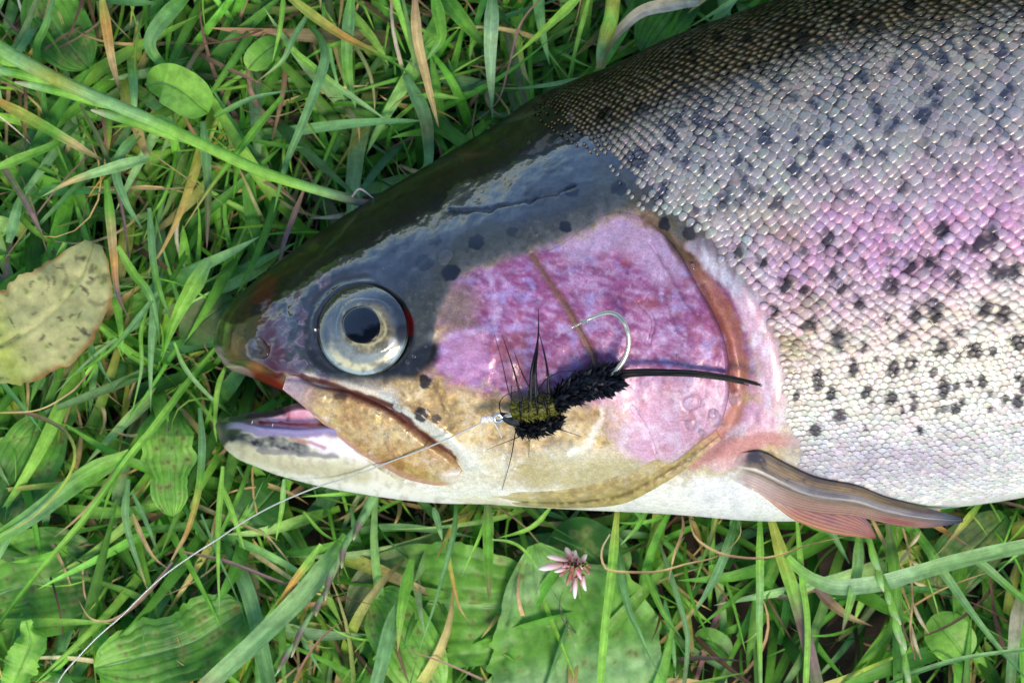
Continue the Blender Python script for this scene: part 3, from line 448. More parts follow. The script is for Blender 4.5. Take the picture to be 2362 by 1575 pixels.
for cx_, cy_, r_ in ((1596, 928, 20), (1590, 978, 13)): dcr = dcr - 2.2 * np.exp(-((np.hypot(x - cx_ + 9 * fbm(x, y, 22, 4, 3), (y - cy_) * 1.2 + 9 * fbm(x, y, 22, 6, 3)) - r_) / 4) ** 2)
z = Zb(x, y) + 2.5 * fbm(x, y, 160, 8, 2) + (3 * fbm(x, y, 100, 97, 3) + 1.1 * fbm(x * 1.2 + y * .5, y * .6 - x * .3, 26, 98, 3)) * np.clip((1 - rs[:, None]) * 8, 0, 1) + lift * ed - 5 + dcr
z = z * right + (Zs(x, y) + 1.2 + dcr) * (1 - right)
c = head_paint(x, y) * (.82 - .07 * right)[..., None]; c = mixc(c, (120, 58, 90), .5 * np.clip(-dcr / 3, 0, 1)); c = mixc(c, (96, 60, 110), .6 * sm(.985, 1.0, rs[:, None] + 0 * x) * right); c = mixc(c, (112, 62, 110), .5 * sm(.93, .985, rs[:, None] + .02 * fbm(x, y, 30, 5, 3)) * right * sm(980, 860, y))
w = .08 + .3 * np.clip(fbm(x, y, 60, 99, 3) * 2 - .2, 0, 1)
shell('gill_cover', x.T, y.T, z.T, M_opercle, trout, np.swapaxes(c, 0, 1), w.T, drop=30) if False else None
n = x.size; nr, na = x.shape; V1 = W(x, y, z).reshape(-1, 3); V2 = W(x, y, z - 28).reshape(-1, 3); i = (nr - 1) * na + np.arange(na); i2 = (nr - 1) * na + (np.arange(na) + 1) % na
mk('gill_cover', np.vstack([V1, V2]), [gridF(nr, na, True), gridF(nr, na, True, off=n)[:, ::-1], np.stack([i, i2, i2 + n, i + n], -1)], M_opercle, trout, np.vstack([c.reshape(-1, 3)] * 2), np.r_[w.ravel(), w.ravel()])
# eye
def disc(cx, cy, outline, rs, zf):
    rs = np.asarray(rs); ox, oy = outline; x = cx + rs[:, None] * ox[None]; y = cy + rs[:, None] * oy[None]; return x, y, zf(x, y, rs[:, None] + 0 * x)
th = np.linspace(0, 2 * math.pi, 160, endpoint=False)
def sclera(x, y):
    r = np.hypot((x - EYE[0]) / 105, (y - EYE[1]) / 107); dn = (y - EYE[1]) / 100; n1 = fbm(x, y, 30, 101, 3)
    n4 = fbm(x, y, 14, 104, 3); c = np.zeros(x.shape + (3,)) + lin((92, 98, 98)); c = mixc(c, (140, 146, 138), sm(.0, .6, dn + .4 * n1)); c = mixc(c, (218, 208, 158), .85 * sm(.13, .03, np.abs(r - .80 + .06 * n1)) * sm(.2, .6, dn + .3 * n4)); c = mixc(c, (150, 172, 176), .8 * sm(.86, .95, r + .04 * n4) * sm(0, .4, dn)); c = mixc(c, (96, 92, 76), .7 * np.clip(n4 * 2, 0, 1)); c = mixc(c, (44, 46, 50), .9 * sm(.0, -.5, dn + .35 * n1)); c = mixc(c, (36, 32, 28), .8 * sm(60, 90, x - EYE[0] + 10 * n4) * sm(40, 0, y - EYE[1])); c = mixc(c, (40, 44, 48), .8 * sm(16, 5, np.hypot((x - 885) * .5, y - 846) + 8 * n4)); c = mixc(c, (24, 22, 22), .9 * sm(20, 8, np.hypot(x - 927, (y - 760) * .4))); c = mixc(c, (214, 206, 196), .7 * sm(16, 6, np.hypot((x - 905), (y - 790))))  # dark slate upper half: reflection over the eyeball painted into its colour
    c = mixc(c, (20, 18, 15), .95 * sm(.80, .93, r + .07 * n4 + .10 * sm(0, -1, dn) + .08 * sm(0, -80, x - EYE[0])) * sm(.35, -.15, dn + .3 * (x - EYE[0]) / 100))  # darkness over the top and upper left rim, painted as colour
    return c
def ewet(x, y): return .42 + .55 * sm(7, -7, y - (762 - .25 * (x - 830)) + 26 * fbm(x, y, 34, 109, 4))
def eyez(x, y, r=None): q = np.hypot(x - EYE[0], y - EYE[1]) / 108; return Zb(x, y) - 14 + 42 * np.sqrt(np.clip(1 - (q * .93) ** 2, 0, 1))
ex, ey = 105 * np.cos(th), 107 * np.sin(th); rs = np.sin(np.linspace(0, 1, 60) * math.pi / 2); x, y, z = disc(EYE[0], EYE[1], (ex, ey), rs, lambda x, y, r: eyez(x, y) - 10 * sm(.96, 1, r))
an = np.arctan2(y - EYE[1], x - EYE[0]); dn = (y - EYE[1]) / 100; n1 = fbm(x, y, 30, 101, 3); r = rs[:, None] + 0 * x
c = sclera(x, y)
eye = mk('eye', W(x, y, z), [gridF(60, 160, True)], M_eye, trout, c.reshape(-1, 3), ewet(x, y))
ir_ = 1 + .05 * np.sin(2 * th + 1) + .03 * np.sin(5 * th); ix = 72 * ir_ * np.cos(th); iy = 74 * ir_ * np.sin(th) ; rs = np.linspace(0, 1, 40); x, y, z = disc(846, 754, (ix, iy), rs, lambda x, y, r: eyez(x, y) + .9 - 1.2 * sm(.9, 1, r)); n1 = fbm(x, y, 26, 103, 4); r = rs[:, None] + 0 * x
n4 = fbm(x, y, 12, 105, 3); c = np.zeros(x.shape + (3,)) + lin((108, 98, 70)); c = mixc(c, (176, 160, 104), .7 * np.clip(n1 * 2 + .1, 0, 1)); c = mixc(c, (52, 46, 36), .7 * np.clip(-n1 * 2.4 - .1, 0, 1)); c = mixc(c, (200, 190, 140), .5 * np.clip(n4 * 2, 0, 1));  c = mixc(c, (62, 56, 46), .7 * sm(0, 30, x - 880) * sm(20, -30, y - 770)); c = mixc(c, (196, 184, 128), .8 * sm(.64, .58, r) * sm(.52, .56, r)); c = mixc(c, sclera(x, y), sm(.7, .93, r + .16 * n1)); c = mixc(c, (84, 70, 40), .5 * sm(.1, .5, fbm(x, y, 18, 106, 4)) * sm(-10, 20, x - 846))
mk('iris', W(x, y, z), [gridF(40, 160, True)], M_eye, eye, c.reshape(-1, 3), ewet(x, y))
pr = 41 * (1 + .2 * np.clip(-np.cos(th - .35), 0, 1) ** 4 + .03 * np.sin(3 * th)); x, y, z = disc(836, 750, (pr * np.cos(th), pr * 1.06 * np.sin(th)), np.linspace(0, 1, 24), lambda x, y, r: eyez(x, y) + 4 - 2 * sm(.9, 1, r))
mk('pupil', W(x, y, z), [gridF(24, 160, True)], M_eye, eye, lin((3, 5, 14)), np.clip(ewet(x, y) - .38, .04, 1))
# pectoral fin, two lobes with rays
def finz(x, y):
    a = np.maximum(Zb(x, np.clip(y, Tf(x), Ff(x) - 1)) + 5, Z0 + 12); b = 590 - 175 * (x - 1690) / 530 - 60 * (y - 1045) / 150; return np.log(np.exp((a - 400) / 18) + np.exp((b - 400) / 18)) * 18 + 400
def fin(A, B, name, nrays, seed, l0, l1, parent, pale=None):
    x, y, z, u, v = ribbon(A, B, 150, 90, lambda x, y, u, v: finz(x, y) + l0 * sm(0, .15, u) - (finz(x, y) - Zs(x, np.clip(y, Tf(x), Ff(x) - 1)) + 7) * sm(.17, .0, u) + .8 * np.cos((v + .012 * np.sin(u * 9)) * nrays * 2 * np.pi) * sm(.1, .4, u))
    n = fbm(u * 600, v * 140, 60, seed, 4); n2 = fbm(x, y, 18, seed + 1, 3); return x, y, z, u, v, n, n2
FA = [(1670, 1046), (1710, 1044), (1757, 1043), (1812, 1070), (1885, 1103), (1976, 1121), (2050, 1149), (2160, 1177), (2222, 1195)]
FB = [(1660, 1090), (1700, 1112), (1750, 1136), (1820, 1168), (1890, 1183), (1969, 1190), (2050, 1208), (2123, 1217), (2174, 1213), (2221, 1204)]
x, y, z, u, v, n, n2 = fin(FA, FB, 'pectoral_fin', 14, 111, 5, 34, trout)
z = z + 2 * np.exp(-((v - .5) / .07) ** 2)
c = np.zeros(x.shape + (3,)) + lin((122, 104, 86)); c = mixc(c, (100, 84, 68), sm(.42, .2, v + .15 * n)); c = mixc(c, (150, 122, 88), .7 * sm(.15, .05, np.abs(v - .22 + .03 * n)) * sm(.05, .2, u) * sm(.8, .5, u)); c = mixc(c, (26, 22, 40), .85 * (sm(.15, .45, n2) * sm(.6, .25, v) * sm(.7, .1, u))); c = mixc(c, (214, 204, 190), .85 * sm(.05, .015, np.abs(v - .5 - .02 * n)) * sm(.03, .1, u)); c = mixc(c, (50, 38, 36), .7 * sm(.3, .0, np.abs(fbm(u * 90, v * 260, 14, 117, 3))) * sm(.05, .3, u) * .7); c = mixc(c, (136, 132, 140), .6 * sm(.2, .05, np.abs(v - .42)) * sm(.2, .4, u))
c = mixc(c, (160, 122, 104), .75 * sm(.55, .8, v)); c = mixc(c, (200, 180, 172), .6 * sm(.55, .7, v) * sm(.35, .1, u)); c = mixc(c, (140, 46, 54), .6 * sm(.16, .03, np.abs(v - .85)) * sm(.1, .03, np.abs(u - .74))); c = mixc(c, (84, 96, 112), .8 * sm(.82, .97, u)); c = mixc(c, (206, 190, 180), .7 * sm(.06, .0, u)); c = c * (1 - .13 * np.cos(v * 14 * 2 * np.pi + 2 * n) * (.3 + .7 * sm(.5, .6, v)))[..., None]; c = mixc(c, (60, 46, 60), .5 * np.clip(n * 2, 0, 1) * sm(.6, .4, v)); c = mixc(c, (222, 206, 206), .8 * sm(.10, .0, u + .05 * n2) * sm(.3, .5, v)); c = mixc(c, (58, 44, 56), .9 * sm(.22, .05, u) * sm(.5, .2, v)); c = mixc(c, (190, 150, 146), .5 * sm(.2, .1, u + .1 * n2) * sm(.35, .6, n))
c = mixc(skin_paint(x, y), c, sm(-.01, .13, u + .06 * n2))
fino = shell('pectoral_fin', x, y, z, M_fin, trout, c, .3, drop=4)
x, y, z, u, v, n, n2 = fin([(1715, 1096), (1800, 1118), (1890, 1146), (1955, 1168), (2000, 1200), (2022, 1238)], [(1700, 1108), (1760, 1145), (1822, 1193), (1866, 1213), (1921, 1230), (1976, 1238), (2021, 1243)], 'fin_lobe', 9, 121, -7, 10, trout)
c = np.zeros(x.shape + (3,)) + lin((158, 108, 92)); c = mixc(c, (226, 216, 208), .9 * sm(.45, .1, u + .1 * n)); c = mixc(c, (164, 96, 84), .5 * np.clip(-n * 2, 0, 1)); c = mixc(c, (112, 74, 84), .6 * np.clip(n * 1.8, 0, 1)); c = mixc(c, (120, 90, 110), .7 * sm(.3, .05, v) * sm(.5, .8, u)); c = mixc(c, (186, 130, 80), .5 * sm(.75, .95, v)); c = c * (1 - .1 * np.cos(v * 9 * 2 * np.pi + 2 * n))[..., None]
shell('fin_lobe', x, y, z, M_fin, fino, c, .3, drop=3)

# ------------------------------------------------------------------ scales, laid like shingles with the free edge towards the tail
def scale_lattice():
    out = []
    # large scales on back and flank: rows follow the body, spacing shrinks towards the head with the body's own height
    xk = [1170.0]
    while xk[-1] < 2640: xk.append(xk[-1] + 28 * (0.52 + 0.48 * sm(1200, 1750, xk[-1]))*(.93+.1*sm(1700,2300,xk[-1])))
    th = [0.10]
    while th[-1] < 1.98: th.append(th[-1] + 0.0275 * (1.0 if th[-1] < 1.5 else 1 - .3 * sm(1.5, 1.95, th[-1])))
    for i, xx in enumerate(xk):
        dx = (xk[min(i + 1, len(xk) - 1)] - xk[max(i - 1, 0)]) / 2
        for j, t in enumerate(th):
            dt = th[min(j + 1, len(th) - 1)] - th[max(j - 1, 0)]; dt = dt / 2 if 0 < j < len(th) - 1 else dt
            out.append((xx + (dx / 2 if j % 2 else 0), t, dx, dt, 0))
    # small scales low on the side
    xk2 = np.arange(1780, 2640, 17.0); t = 1.985
    k = 0
    while t < 2.95:
        dt = .0245
        for i, xx in enumerate(xk2): out.append((xx + (8.5 if k % 2 else 0), t, 17.0, dt, 1))
        t += dt; k += 1
    return out
lat = scale_lattice(); L = np.array(lat); lx, lt, ldx, ldt, lk = L.T
ly = (Tf(lx) + Ff(lx)) / 2 - (Ff(lx) - Tf(lx)) / 2 * np.cos(lt)
j1 = (RNG.random(len(L)) - .5); j2 = (RNG.random(len(L)) - .5); lx = lx + j1 * ldx * .26 + ldx * .9 * fbm(lx, ly, 90, 204, 2); lt = lt + j2 * ldt * .32 + ldt * .8 * fbm(lx, ly, 80, 205, 2); ly = (Tf(lx) + Ff(lx)) / 2 - (Ff(lx) - Tf(lx)) / 2 * np.cos(lt)
ok = (lx > BODYLINE(ly) - 6 + 14 * fbm(lx, ly, 30, 203, 2)) | ((ly < 640) & (lx > BODYLINE(ly) - 60) & (RNG.random(len(L)) < .6) & (lx > 1230) & (ly < 500))
ok &= psd(lx, ly, FA + FB[::-1]) > 6
ok &= (ly > 1015) | (lk == 0) | (lx > 1800)
fadeb = sm(1120, 1180, ly + (lx < 1850) * 60); ok &= RNG.random(len(L)) > fadeb * .5
lx, lt, ldx, ldt, lk, ly, j1, j2 = [q[ok] for q in (lx, lt, ldx, ldt, lk, ly, j1, j2)]
NS = len(lx)
# local template: centre, ring of 8, ring of 10 (28 triangles)
tv = [(0.08, 0, 1.0)]; tv += [(.55 * math.cos(a) + .04, .55 * math.sin(a), .8) for a in np.arange(8) * math.pi / 4]; tv += [(math.cos(a), math.sin(a) * (1 if math.cos(a) < .3 else 1 - .04), 0) for a in np.arange(10) * math.pi / 5]; tv += [(1.0 * math.cos(a), 1.0 * math.sin(a), -.7) for a in np.arange(10) * math.pi / 5]
tv = np.array(tv); tv[:, 1] *= np.where(tv[:, 0] > .2, 1 - .26 * tv[:, 0] ** 1.5, 1.0); tv[:, 0] *= np.where(tv[:, 0] > 0, 1.08, 1); tf = [(0, 1 + k, 1 + (k + 1) % 8) for k in range(8)]
a8 = [k * 45 for k in range(8)]; a10 = [k * 36 for k in range(10)]; i = j = 0
while i < 8 or j < 10:
    na_ = (i + 1) * 45 if i < 8 else 999; nb_ = (j + 1) * 36 if j < 10 else 999
    if na_ <= nb_: tf.append((1 + i % 8, 9 + j % 10, 1 + (i + 1) % 8)); i += 1
    else: tf.append((1 + i % 8, 9 + j % 10, 9 + (j + 1) % 10)); j += 1
for k in range(10): a0, b0 = 9 + k, 9 + (k + 1) % 10; tf += [(a0, a0 + 10, b0 + 10), (a0, b0 + 10, b0)]
tf = np.array(tf)
sz = (.92 + .24 * RNG.random(NS)) * (.5 + .5 * sm(-60, 60, lx - BODYLINE(ly))) + .25 * (RNG.random(NS) < .05); rx = ldx * .66 * sz; rt = ldt * .98 * sz; rt = np.where(lk == 1, ldt * .62 * sz, rt)
dT = (ly - Tf(lx)); back = 1 - sm(150, 330, dT)                 # scales sit separate on the back
rx = rx * (1 - .22 * back); rt = rt * (1 - .22 * back)
arc = (Ff(lx) - Tf(lx)) / 2 * ldt          # about the height of a row
lx_ = lx; SX = lx[:, None] + rx[:, None] * tv[None, :, 0]; ST = lt[:, None] + rt[:, None] * tv[None, :, 1] * (1 + .0 * tv[None, :, 0])
cc = (Tf(SX) + Ff(SX)) / 2; aa = (Ff(SX) - Tf(SX)) / 2; SY = cc - aa * np.cos(np.clip(ST, 0.01, math.pi - .01))
hgt = np.where(lk == 0, 2.7, 1.4) * (.8 + .5 * RNG.random(NS)); tilt = np.where(lk == 0, 4.2, 1.6) * (.7 + .7 * RNG.random(NS))
hgt = hgt * (1 - .4 * sm(450, 700, ly)); SZ = Zs(SX, SY) + hgt[:, None] * tv[None, :, 2] * 1.1 + tilt[:, None] * tv[None, :, 0] + 1.6 + tv[None, :, 2].clip(-1, 0) * 3
sidetilt = (RNG.random(NS) - .5) * 2.5; SZ = SZ + sidetilt[:, None] * tv[None, :, 1]
cs_ = body_paint(SX, SY, True); rim = body_paint(SX, SY, False)
br = (.84 + .32 * RNG.random(NS))[:, None, None]; hue = 1 + (RNG.random((NS, 1, 3)) - .5) * .16
r0 = np.array([0.0] + [.10] * 8 + [.34] * 10 + [.9] * 10)[None, :]; r0b = np.array([0.0] + [.95] * 8 + [1.0] * 20)[None, :]; bk = sm(1.0, .5, dT / 250)[:, None]
left = .35 * (tv[:, 0] < -.2)[None, :] * (np.arange(len(tv)) > 0)[None, :]
rf = (np.clip(r0 + left, 0, 1) * (1 - bk) + r0b * bk)[..., None] * (.95 - .35 * sm(.5, .9, (SY - Tf(SX)) / (Ff(SX) - Tf(SX))))[..., None]
glint = np.array([0] * 9 + [1 if abs(math.sin(a)) < .85 and math.cos(a) > 0 else 0 for a in np.arange(10) * math.pi / 5] + [0] * 10)[None, :, None] * .2 * (1 - bk)[..., None]  # pale tail-side rim of each scale, with a glint painted into its colour
spc = spots(lx, ly)[:, None]; cs_ = body_paint(SX, SY, True) * .7 + body_paint(lx, ly, True)[:, None] * .3
cs_ = cs_ * (1 - .72 * (spc > .5))[..., None] if False else cs_
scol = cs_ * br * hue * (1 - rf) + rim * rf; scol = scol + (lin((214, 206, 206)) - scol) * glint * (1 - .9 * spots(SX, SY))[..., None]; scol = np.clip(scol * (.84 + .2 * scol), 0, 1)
swet = .06 + .08 * sm(300, 500, dT)[:, None] + (.6 * sm(110, 190, dT) * sm(620, 400, dT))[:, None] + 0 * SX + .25 * (RNG.random(NS) < .2)[:, None]
inview = (lx < 2362) & (lx > 0) & (ly > 0) & (lk == 0); size = (rx * arc * sz) * inview; order = np.argsort(-size); big = set(order[:300].tolist())
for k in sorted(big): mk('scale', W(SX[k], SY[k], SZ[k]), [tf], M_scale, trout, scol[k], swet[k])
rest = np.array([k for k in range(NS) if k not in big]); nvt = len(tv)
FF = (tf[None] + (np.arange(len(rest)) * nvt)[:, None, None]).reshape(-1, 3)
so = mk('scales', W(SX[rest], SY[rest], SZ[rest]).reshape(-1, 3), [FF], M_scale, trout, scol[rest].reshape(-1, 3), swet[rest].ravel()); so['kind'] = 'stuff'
print('scales', NS)

# ------------------------------------------------------------------ water drops on the trout
DROPS = [(1026, 592, 19, 'round water drop on the dark crown behind the eye, with a pale ring'), (595, 803, 24, 'large milky water drop on the snout beside the nostril'), (896, 594, 0, ''), (1238, 543, 6, 'tiny water drop on the crown above the top of the pink cheek'), (916, 943, 11, 'clear water drop at the upper edge of the golden jaw plate'), (890, 1005, 8, 'small water drop in the middle of the golden jaw plate'), (872, 952, 6, 'small water drop on the upper jaw plate, up and left of its middle'), (884, 1006, 0, ''), (1315, 269, 10, 'bright water drop on the dark back above the blue sheen'), (1220, 330, 4, 'pinhead water drop on the dark edge of the blue crown'), (1290, 325, 9, 'bright water drop where the blue crown meets the first scales'), (765, 674, 7, 'water drop on the dark skin at the upper left of the eye'), (885, 619, 5, 'water drop above the right side of the eye'), (1600, 617, 7, 'water drop at the top of the groove behind the gill cover'), (1697, 925, 14, 'water drop in the groove behind the gill cover, below the black tail strand'), (1650, 967, 17, 'largest wet bubble at the lower corner of the gill cover'), (1620, 1000, 8, 'small bubble left of the largest bubble at the gill corner'), (1672, 985, 7, 'small bubble just right of the largest bubble at the gill corner'), (1590, 1060, 6, 'water drop on the pink skin below the gill corner'), (940, 835, 6, 'water drop at the lower right of the eye rim'), (955, 822, 5, 'second drop right of the eye, just above the one on its rim'), (982, 800, 4, 'speck of water between the eye and the pink cheek'), (1560, 820, 4, 'speck of water on the purple gill cover above the black tail strand'), (1450, 640, 4, 'speck of water high on the purple gill cover above the hook'), (1367, 620, 4, 'speck of water on the gill cover near the top of the brown crease'), (1625, 675, 5, 'water drop halfway down the orange groove behind the gill cover'), (1010, 610, 0, ''), (1100, 640, 4, 'speck of water on the top edge of the pink cheek behind the eye'), (905, 990, 5, 'right drop of the pair in the middle of the jaw plate'), (940, 1000, 6, 'water drop on the jaw plate beside its upper groove')]
for dx_, dy_, r_, lab in DROPS:
    if not r_: continue
    rs = np.sin(np.linspace(0, 1, 9) * math.pi / 2); t2 = np.linspace(0, 2 * math.pi, 20, endpoint=False); k = 1 + .12 * np.cos(2 * t2 + dx_) + .06 * np.cos(3 * t2 + dy_)
    x, y, z = disc(dx_, dy_, (r_ * k * np.cos(t2), r_ * k * np.sin(t2)), rs, lambda x, y, r: Zs(x, y) + 1 + (22 if 1570 < dx_ < 1720 and dy_ > 640 else 8 if 1400 < dx_ < 1700 else 14 if 860 < dx_ < 960 and dy_ > 930 else 0) + .5 * r_ * np.sqrt(np.clip(1 - r ** 2, 0, 1)) - 3 * (r > .999))
    o = mk('water_drop', W(x, y, z), [gridF(9, 20, True)], M_water, None, lin((250, 250, 255)), 1)
    props(o, lab or 'tiny clear water drop beaded on the wet skin of the trout', 'water drop', 'water drops on the trout')

# ------------------------------------------------------------------ FLY
def zsurf(x, y): return Zs(np.asarray(x, float), np.asarray(y, float))
fly = empty('fishing_fly', W(1290, 920, 300 + 300), 'black and olive artificial fly with silver hook lying on the gill cover', 'fishing fly')
FZ = lambda x, y: float(zsurf(x, y)) + 12
def path3(pts, n, lift):
    c = catmull(pts, n); l = np.interp(np.linspace(0, 1, n), np.linspace(0, 1, len(lift)), lift); return c, l
def add_tube(name, pts, rad, lift, mat, parent, col, n=24, sides=8, zfix=None):
    c, l = path3(pts, n, lift); base_ = zsurf(c[:, 0], c[:, 1]) if zfix is None else np.interp(np.linspace(0, 1, n), np.linspace(0, 1, len(zfix)), zfix)
    R = np.interp(np.linspace(0, 1, n), np.linspace(0, 1, len(rad)), rad) * S; V, F = tube(W(c[:, 0], c[:, 1], base_ + l), R, sides)
    return mk(name, V, [F], mat, parent, lin(col), .3)
hk = [(1302, 764), (1331, 750), (1363, 734), (1392, 723), (1412, 722), (1430, 732), (1445, 756), (1451, 787), (1444, 820), (1428, 846), (1410, 866), (1380, 885), (1320, 910), (1250, 938), (1190, 955), (1150, 963)]
hook = add_tube('hook', hk, [.5, 3.4, 4.8, 5.2, 5.4, 5.5, 5.4, 5.2, 5.0, 4.8, 4.6, 4.6], [50, 60, 66, 68, 66, 62, 56, 48, 46, 46, 46, 46], M_metal, fly, (246, 230, 196), 110, 12)
add_tube('barb', [(1341, 745), (1352, 743), (1364, 747)], [2.5, 2, .4], [62, 66, 70], M_metal, hook, (215, 208, 196), 8)
add_tube('hook_eye', [(1158, 962), (1150, 955), (1141, 960), (1142, 970), (1152, 972), (1159, 966)], [4], [48], M_metal, hook, (225, 222, 215), 20)
def fluff(name, axis, rad, nsp, ln, lw, col, seed, lift0, mat=M_fluff):
    """tuft of short curved spikes round an axis over a core"""
    rg = np.random.default_rng(seed); bag = Bag(); c, l = path3(axis, 30, [lift0]); zb = zsurf(c[:, 0], c[:, 1]) + l; Rr = np.interp(np.linspace(0, 1, 30), np.linspace(0, 1, len(rad)), rad)
    P = W(c[:, 0], c[:, 1], zb); V, F = tube(P, Rr * S * .72, 12); bag.add(V, F, lin(col) * .6)
    T = np.gradient(P, axis=0); T /= np.linalg.norm(T, axis=1)[:, None]
    for _ in range(nsp):
        i = rg.integers(0, 30); a_ = rg.uniform(0, 2 * math.pi); t = T[i]; sd = np.cross(t, [0, 0, 1.]); sd /= np.linalg.norm(sd); upv = np.cross(sd, t)
        d = math.cos(a_) * sd + math.sin(a_) * upv; p0 = P[i] + d * Rr[i] * S * .55; f = rg.uniform(-.4, 1.0); L_ = ln * S * rg.uniform(.6, 1.3)
        dirv = d * .8 - t * f * -.9; dirv /= np.linalg.norm(dirv); p1 = p0 + dirv * L_ * .6 + rg.normal(0, 1, 3) * S * 1.5; p2 = p0 + dirv * L_ + t * L_ * .35 + rg.normal(0, 1, 3) * S * 2
        side = np.cross(dirv, rg.normal(0, 1, 3)); side /= np.linalg.norm(side) + 1e-9; w0 = lw * S * rg.uniform(.6, 1.3)
        V = np.array([p0 - side * w0, p0 + side * w0, p1 - side * w0 * .8, p1 + side * w0 * .8, p2 - side * .1 * S, p2 + side * .1 * S]); bag.add(V, np.array([[0, 1, 3, 2], [2, 3, 5, 4]]), lin(col) * rg.uniform(.35, 1.7))
    return bag.build(name, mat, fly, .2)
def fz(z): return z
fluff('fluffy_body', [(1282, 930), (1315, 908), (1360, 886), (1400, 876), (1428, 868)], [18, 26, 34, 36, 20], 900, 20, 4.6, (13, 19, 32), 5, 44)['kind'] = 'stuff'
fluff('olive_thorax', [(1180, 948), (1210, 944), (1245, 938), (1280, 930)], [16, 27, 30, 20], 700, 13, 2.0, (112, 112, 30), 6, 40)['kind'] = 'stuff'
fluff('fluffy_underside', [(1190, 985), (1220, 990), (1250, 985), (1275, 972), (1290, 958)], [9, 15, 16, 14, 10], 420, 16, 3.8, (11, 15, 24), 7, 34)['kind'] = 'stuff'
add_tube('fly_head', [(1152, 956), (1166, 962), (1182, 968), (1198, 966)], [6, 10, 13, 14], [42], M_fluff, fly, (16, 18, 24), 20, 12)
TB = [(1415, 862), (1470, 858), (1528, 858), (1590, 860), (1640, 866), (1690, 874), (1755, 888)]
tail = empty('x', (0, 0, 0), 'x', 'x'); bpy.data.objects.remove(tail)
rg = np.random.default_rng(9); bag = Bag(); cT, _ = path3(TB, 40, [0]); zt = zsurf(cT[:, 0], cT[:, 1]); zt = np.maximum(zt, np.interp(np.arange(40), [0, 25, 39], [zt[0], zt[25], zt[39]])) + 28
for k in range(46):
    a_, b_ = rg.normal(0, 1, 2) * .42; e = rg.integers(33, 41); s_ = np.linspace(0, 1, 40); wv = 9.5 * (1 - .45 * s_); yy = cT[:, 1] + a_ * wv * .9 + 1.2 * np.sin(s_ * 5 + k); zz = zt + b_ * wv * .8 + 8
    V, F = tube(W(cT[:e, 0] + rg.uniform(-2, 6) * s_[:e], yy[:e], zz[:e]), np.interp(s_[:e], [0, .85, 1], [1.7, 1.5, .5]) * S, 5); bag.add(V, F, lin((9, 10, 14)) * rg.uniform(.4, 2.2))
bag.build('tail_strand', M_feather, fly, .3)['kind'] = 'stuff'
HK = [([(1224, 925), (1226, 860), (1238, 800), (1242, 765), (1242, 712)], 4.2), ([(1236, 920), (1234, 860), (1240, 800), (1242, 745)], 4.5), ([(1240, 910), (1236, 870), (1237, 820), (1242, 768)], 3), ([(1267, 918), (1262, 850), (1252, 800), (1243, 766)], 3.4), ([(1206, 931), (1196, 895), (1184, 850), (1158, 772)], 2.6), ([(1210, 945), (1178, 915), (1158, 835), (1140, 770)], 1.4), ([(1225, 900), (1205, 862), (1186, 812)], 2), ([(1155, 955), (1152, 930), (1165, 912), (1190, 903)], 1.3), ([(1241, 905), (1260, 875), (1300, 856), (1345, 859)], 1.7), ([(1190, 990), (1178, 1058), (1158, 1130)], 1.5), ([(1215, 1000), (1170, 1018), (1122, 1037)], 1.2), ([(1219, 995), (1220, 1055)], 1.1), ([(1260, 983), (1300, 993), (1342, 1007)], 1.6), ([(1240, 998), (1212, 1021)], 1.2), ([(1180, 890), (1178, 950)], 1.0), ([(1290, 950), (1282, 985), (1268, 990)], 1.2), ([(1238, 925), (1262, 940), (1275, 965)], 2.6), ([(1220, 900), (1220, 950), (1221, 985)], 2.2), ([(1228, 910), (1248, 925), (1270, 932), (1290, 945)], 2.2), ([(1200, 925), (1200, 950), (1204, 985)], 3), ([(1236, 915), (1240, 950), (1238, 985)], 3), ([(1256, 918), (1262, 950), (1260, 980)], 3.2), ([(1250, 905), (1275, 915), (1290, 930)], 3)]
for pts, r_ in HK:
    pts = pts if len(pts) > 2 else [pts[0], tuple((np.array(pts[0]) + pts[1]) / 2 + 1), pts[1]]
    add_tube('hackle_fibre', pts, [r_, r_ * .8, r_ * .5, .5], [66, 74, 60, 34] if pts[0][1] < 950 and r_ > 1.2 else [44, 34, 18, 8], M_feather, fly, (10, 10, 12), 20, 6)
line = add_tube('fishing_line', [(1120, 970), (1050, 1004), (970, 1038), (900, 1064), (820, 1096), (740, 1120), (650, 1156), (570, 1198), (500, 1244), (440, 1282), (380, 1325), (330, 1370), (280, 1420), (225, 1468), (180, 1515), (145, 1555), (120, 1600), (90, 1660)], [1.8], [0], M_nylon, None, (205, 204, 196), 90, 8,
    zfix=[float(zsurf(1120, 970)) + 46, float(zsurf(1050, 1004)) + 34, float(zsurf(970, 1038)) + 30, float(zsurf(900, 1064)) + 30, float(zsurf(820, 1096)) + 40, 420, 390, 360, 340, 330, 325, 320, 318, 316, 314, 312, 310, 300])
props(line, 'thin clear nylon fishing line running from the fly down to the lower left', 'fishing line')
kn = empty('line_knot', W(1125, 966, 600), 'small pale twisted knot tying the nylon line to the fly hook', 'knot')
kz = float(zsurf(1125, 966)); add_tube('coil', [(1112, 972), (1116, 962), (1122, 972), (1127, 960), (1132, 970), (1138, 960)], [4.5], [46], M_nylon, kn, (232, 226, 220), 40, 8)
add_tube('tag_end', [(1134, 966), (1146, 985), (1157, 1008)], [2.4, 2.4, 2.2], [46, 40, 30], M_nylon, kn, (214, 205, 190), 14, 8)

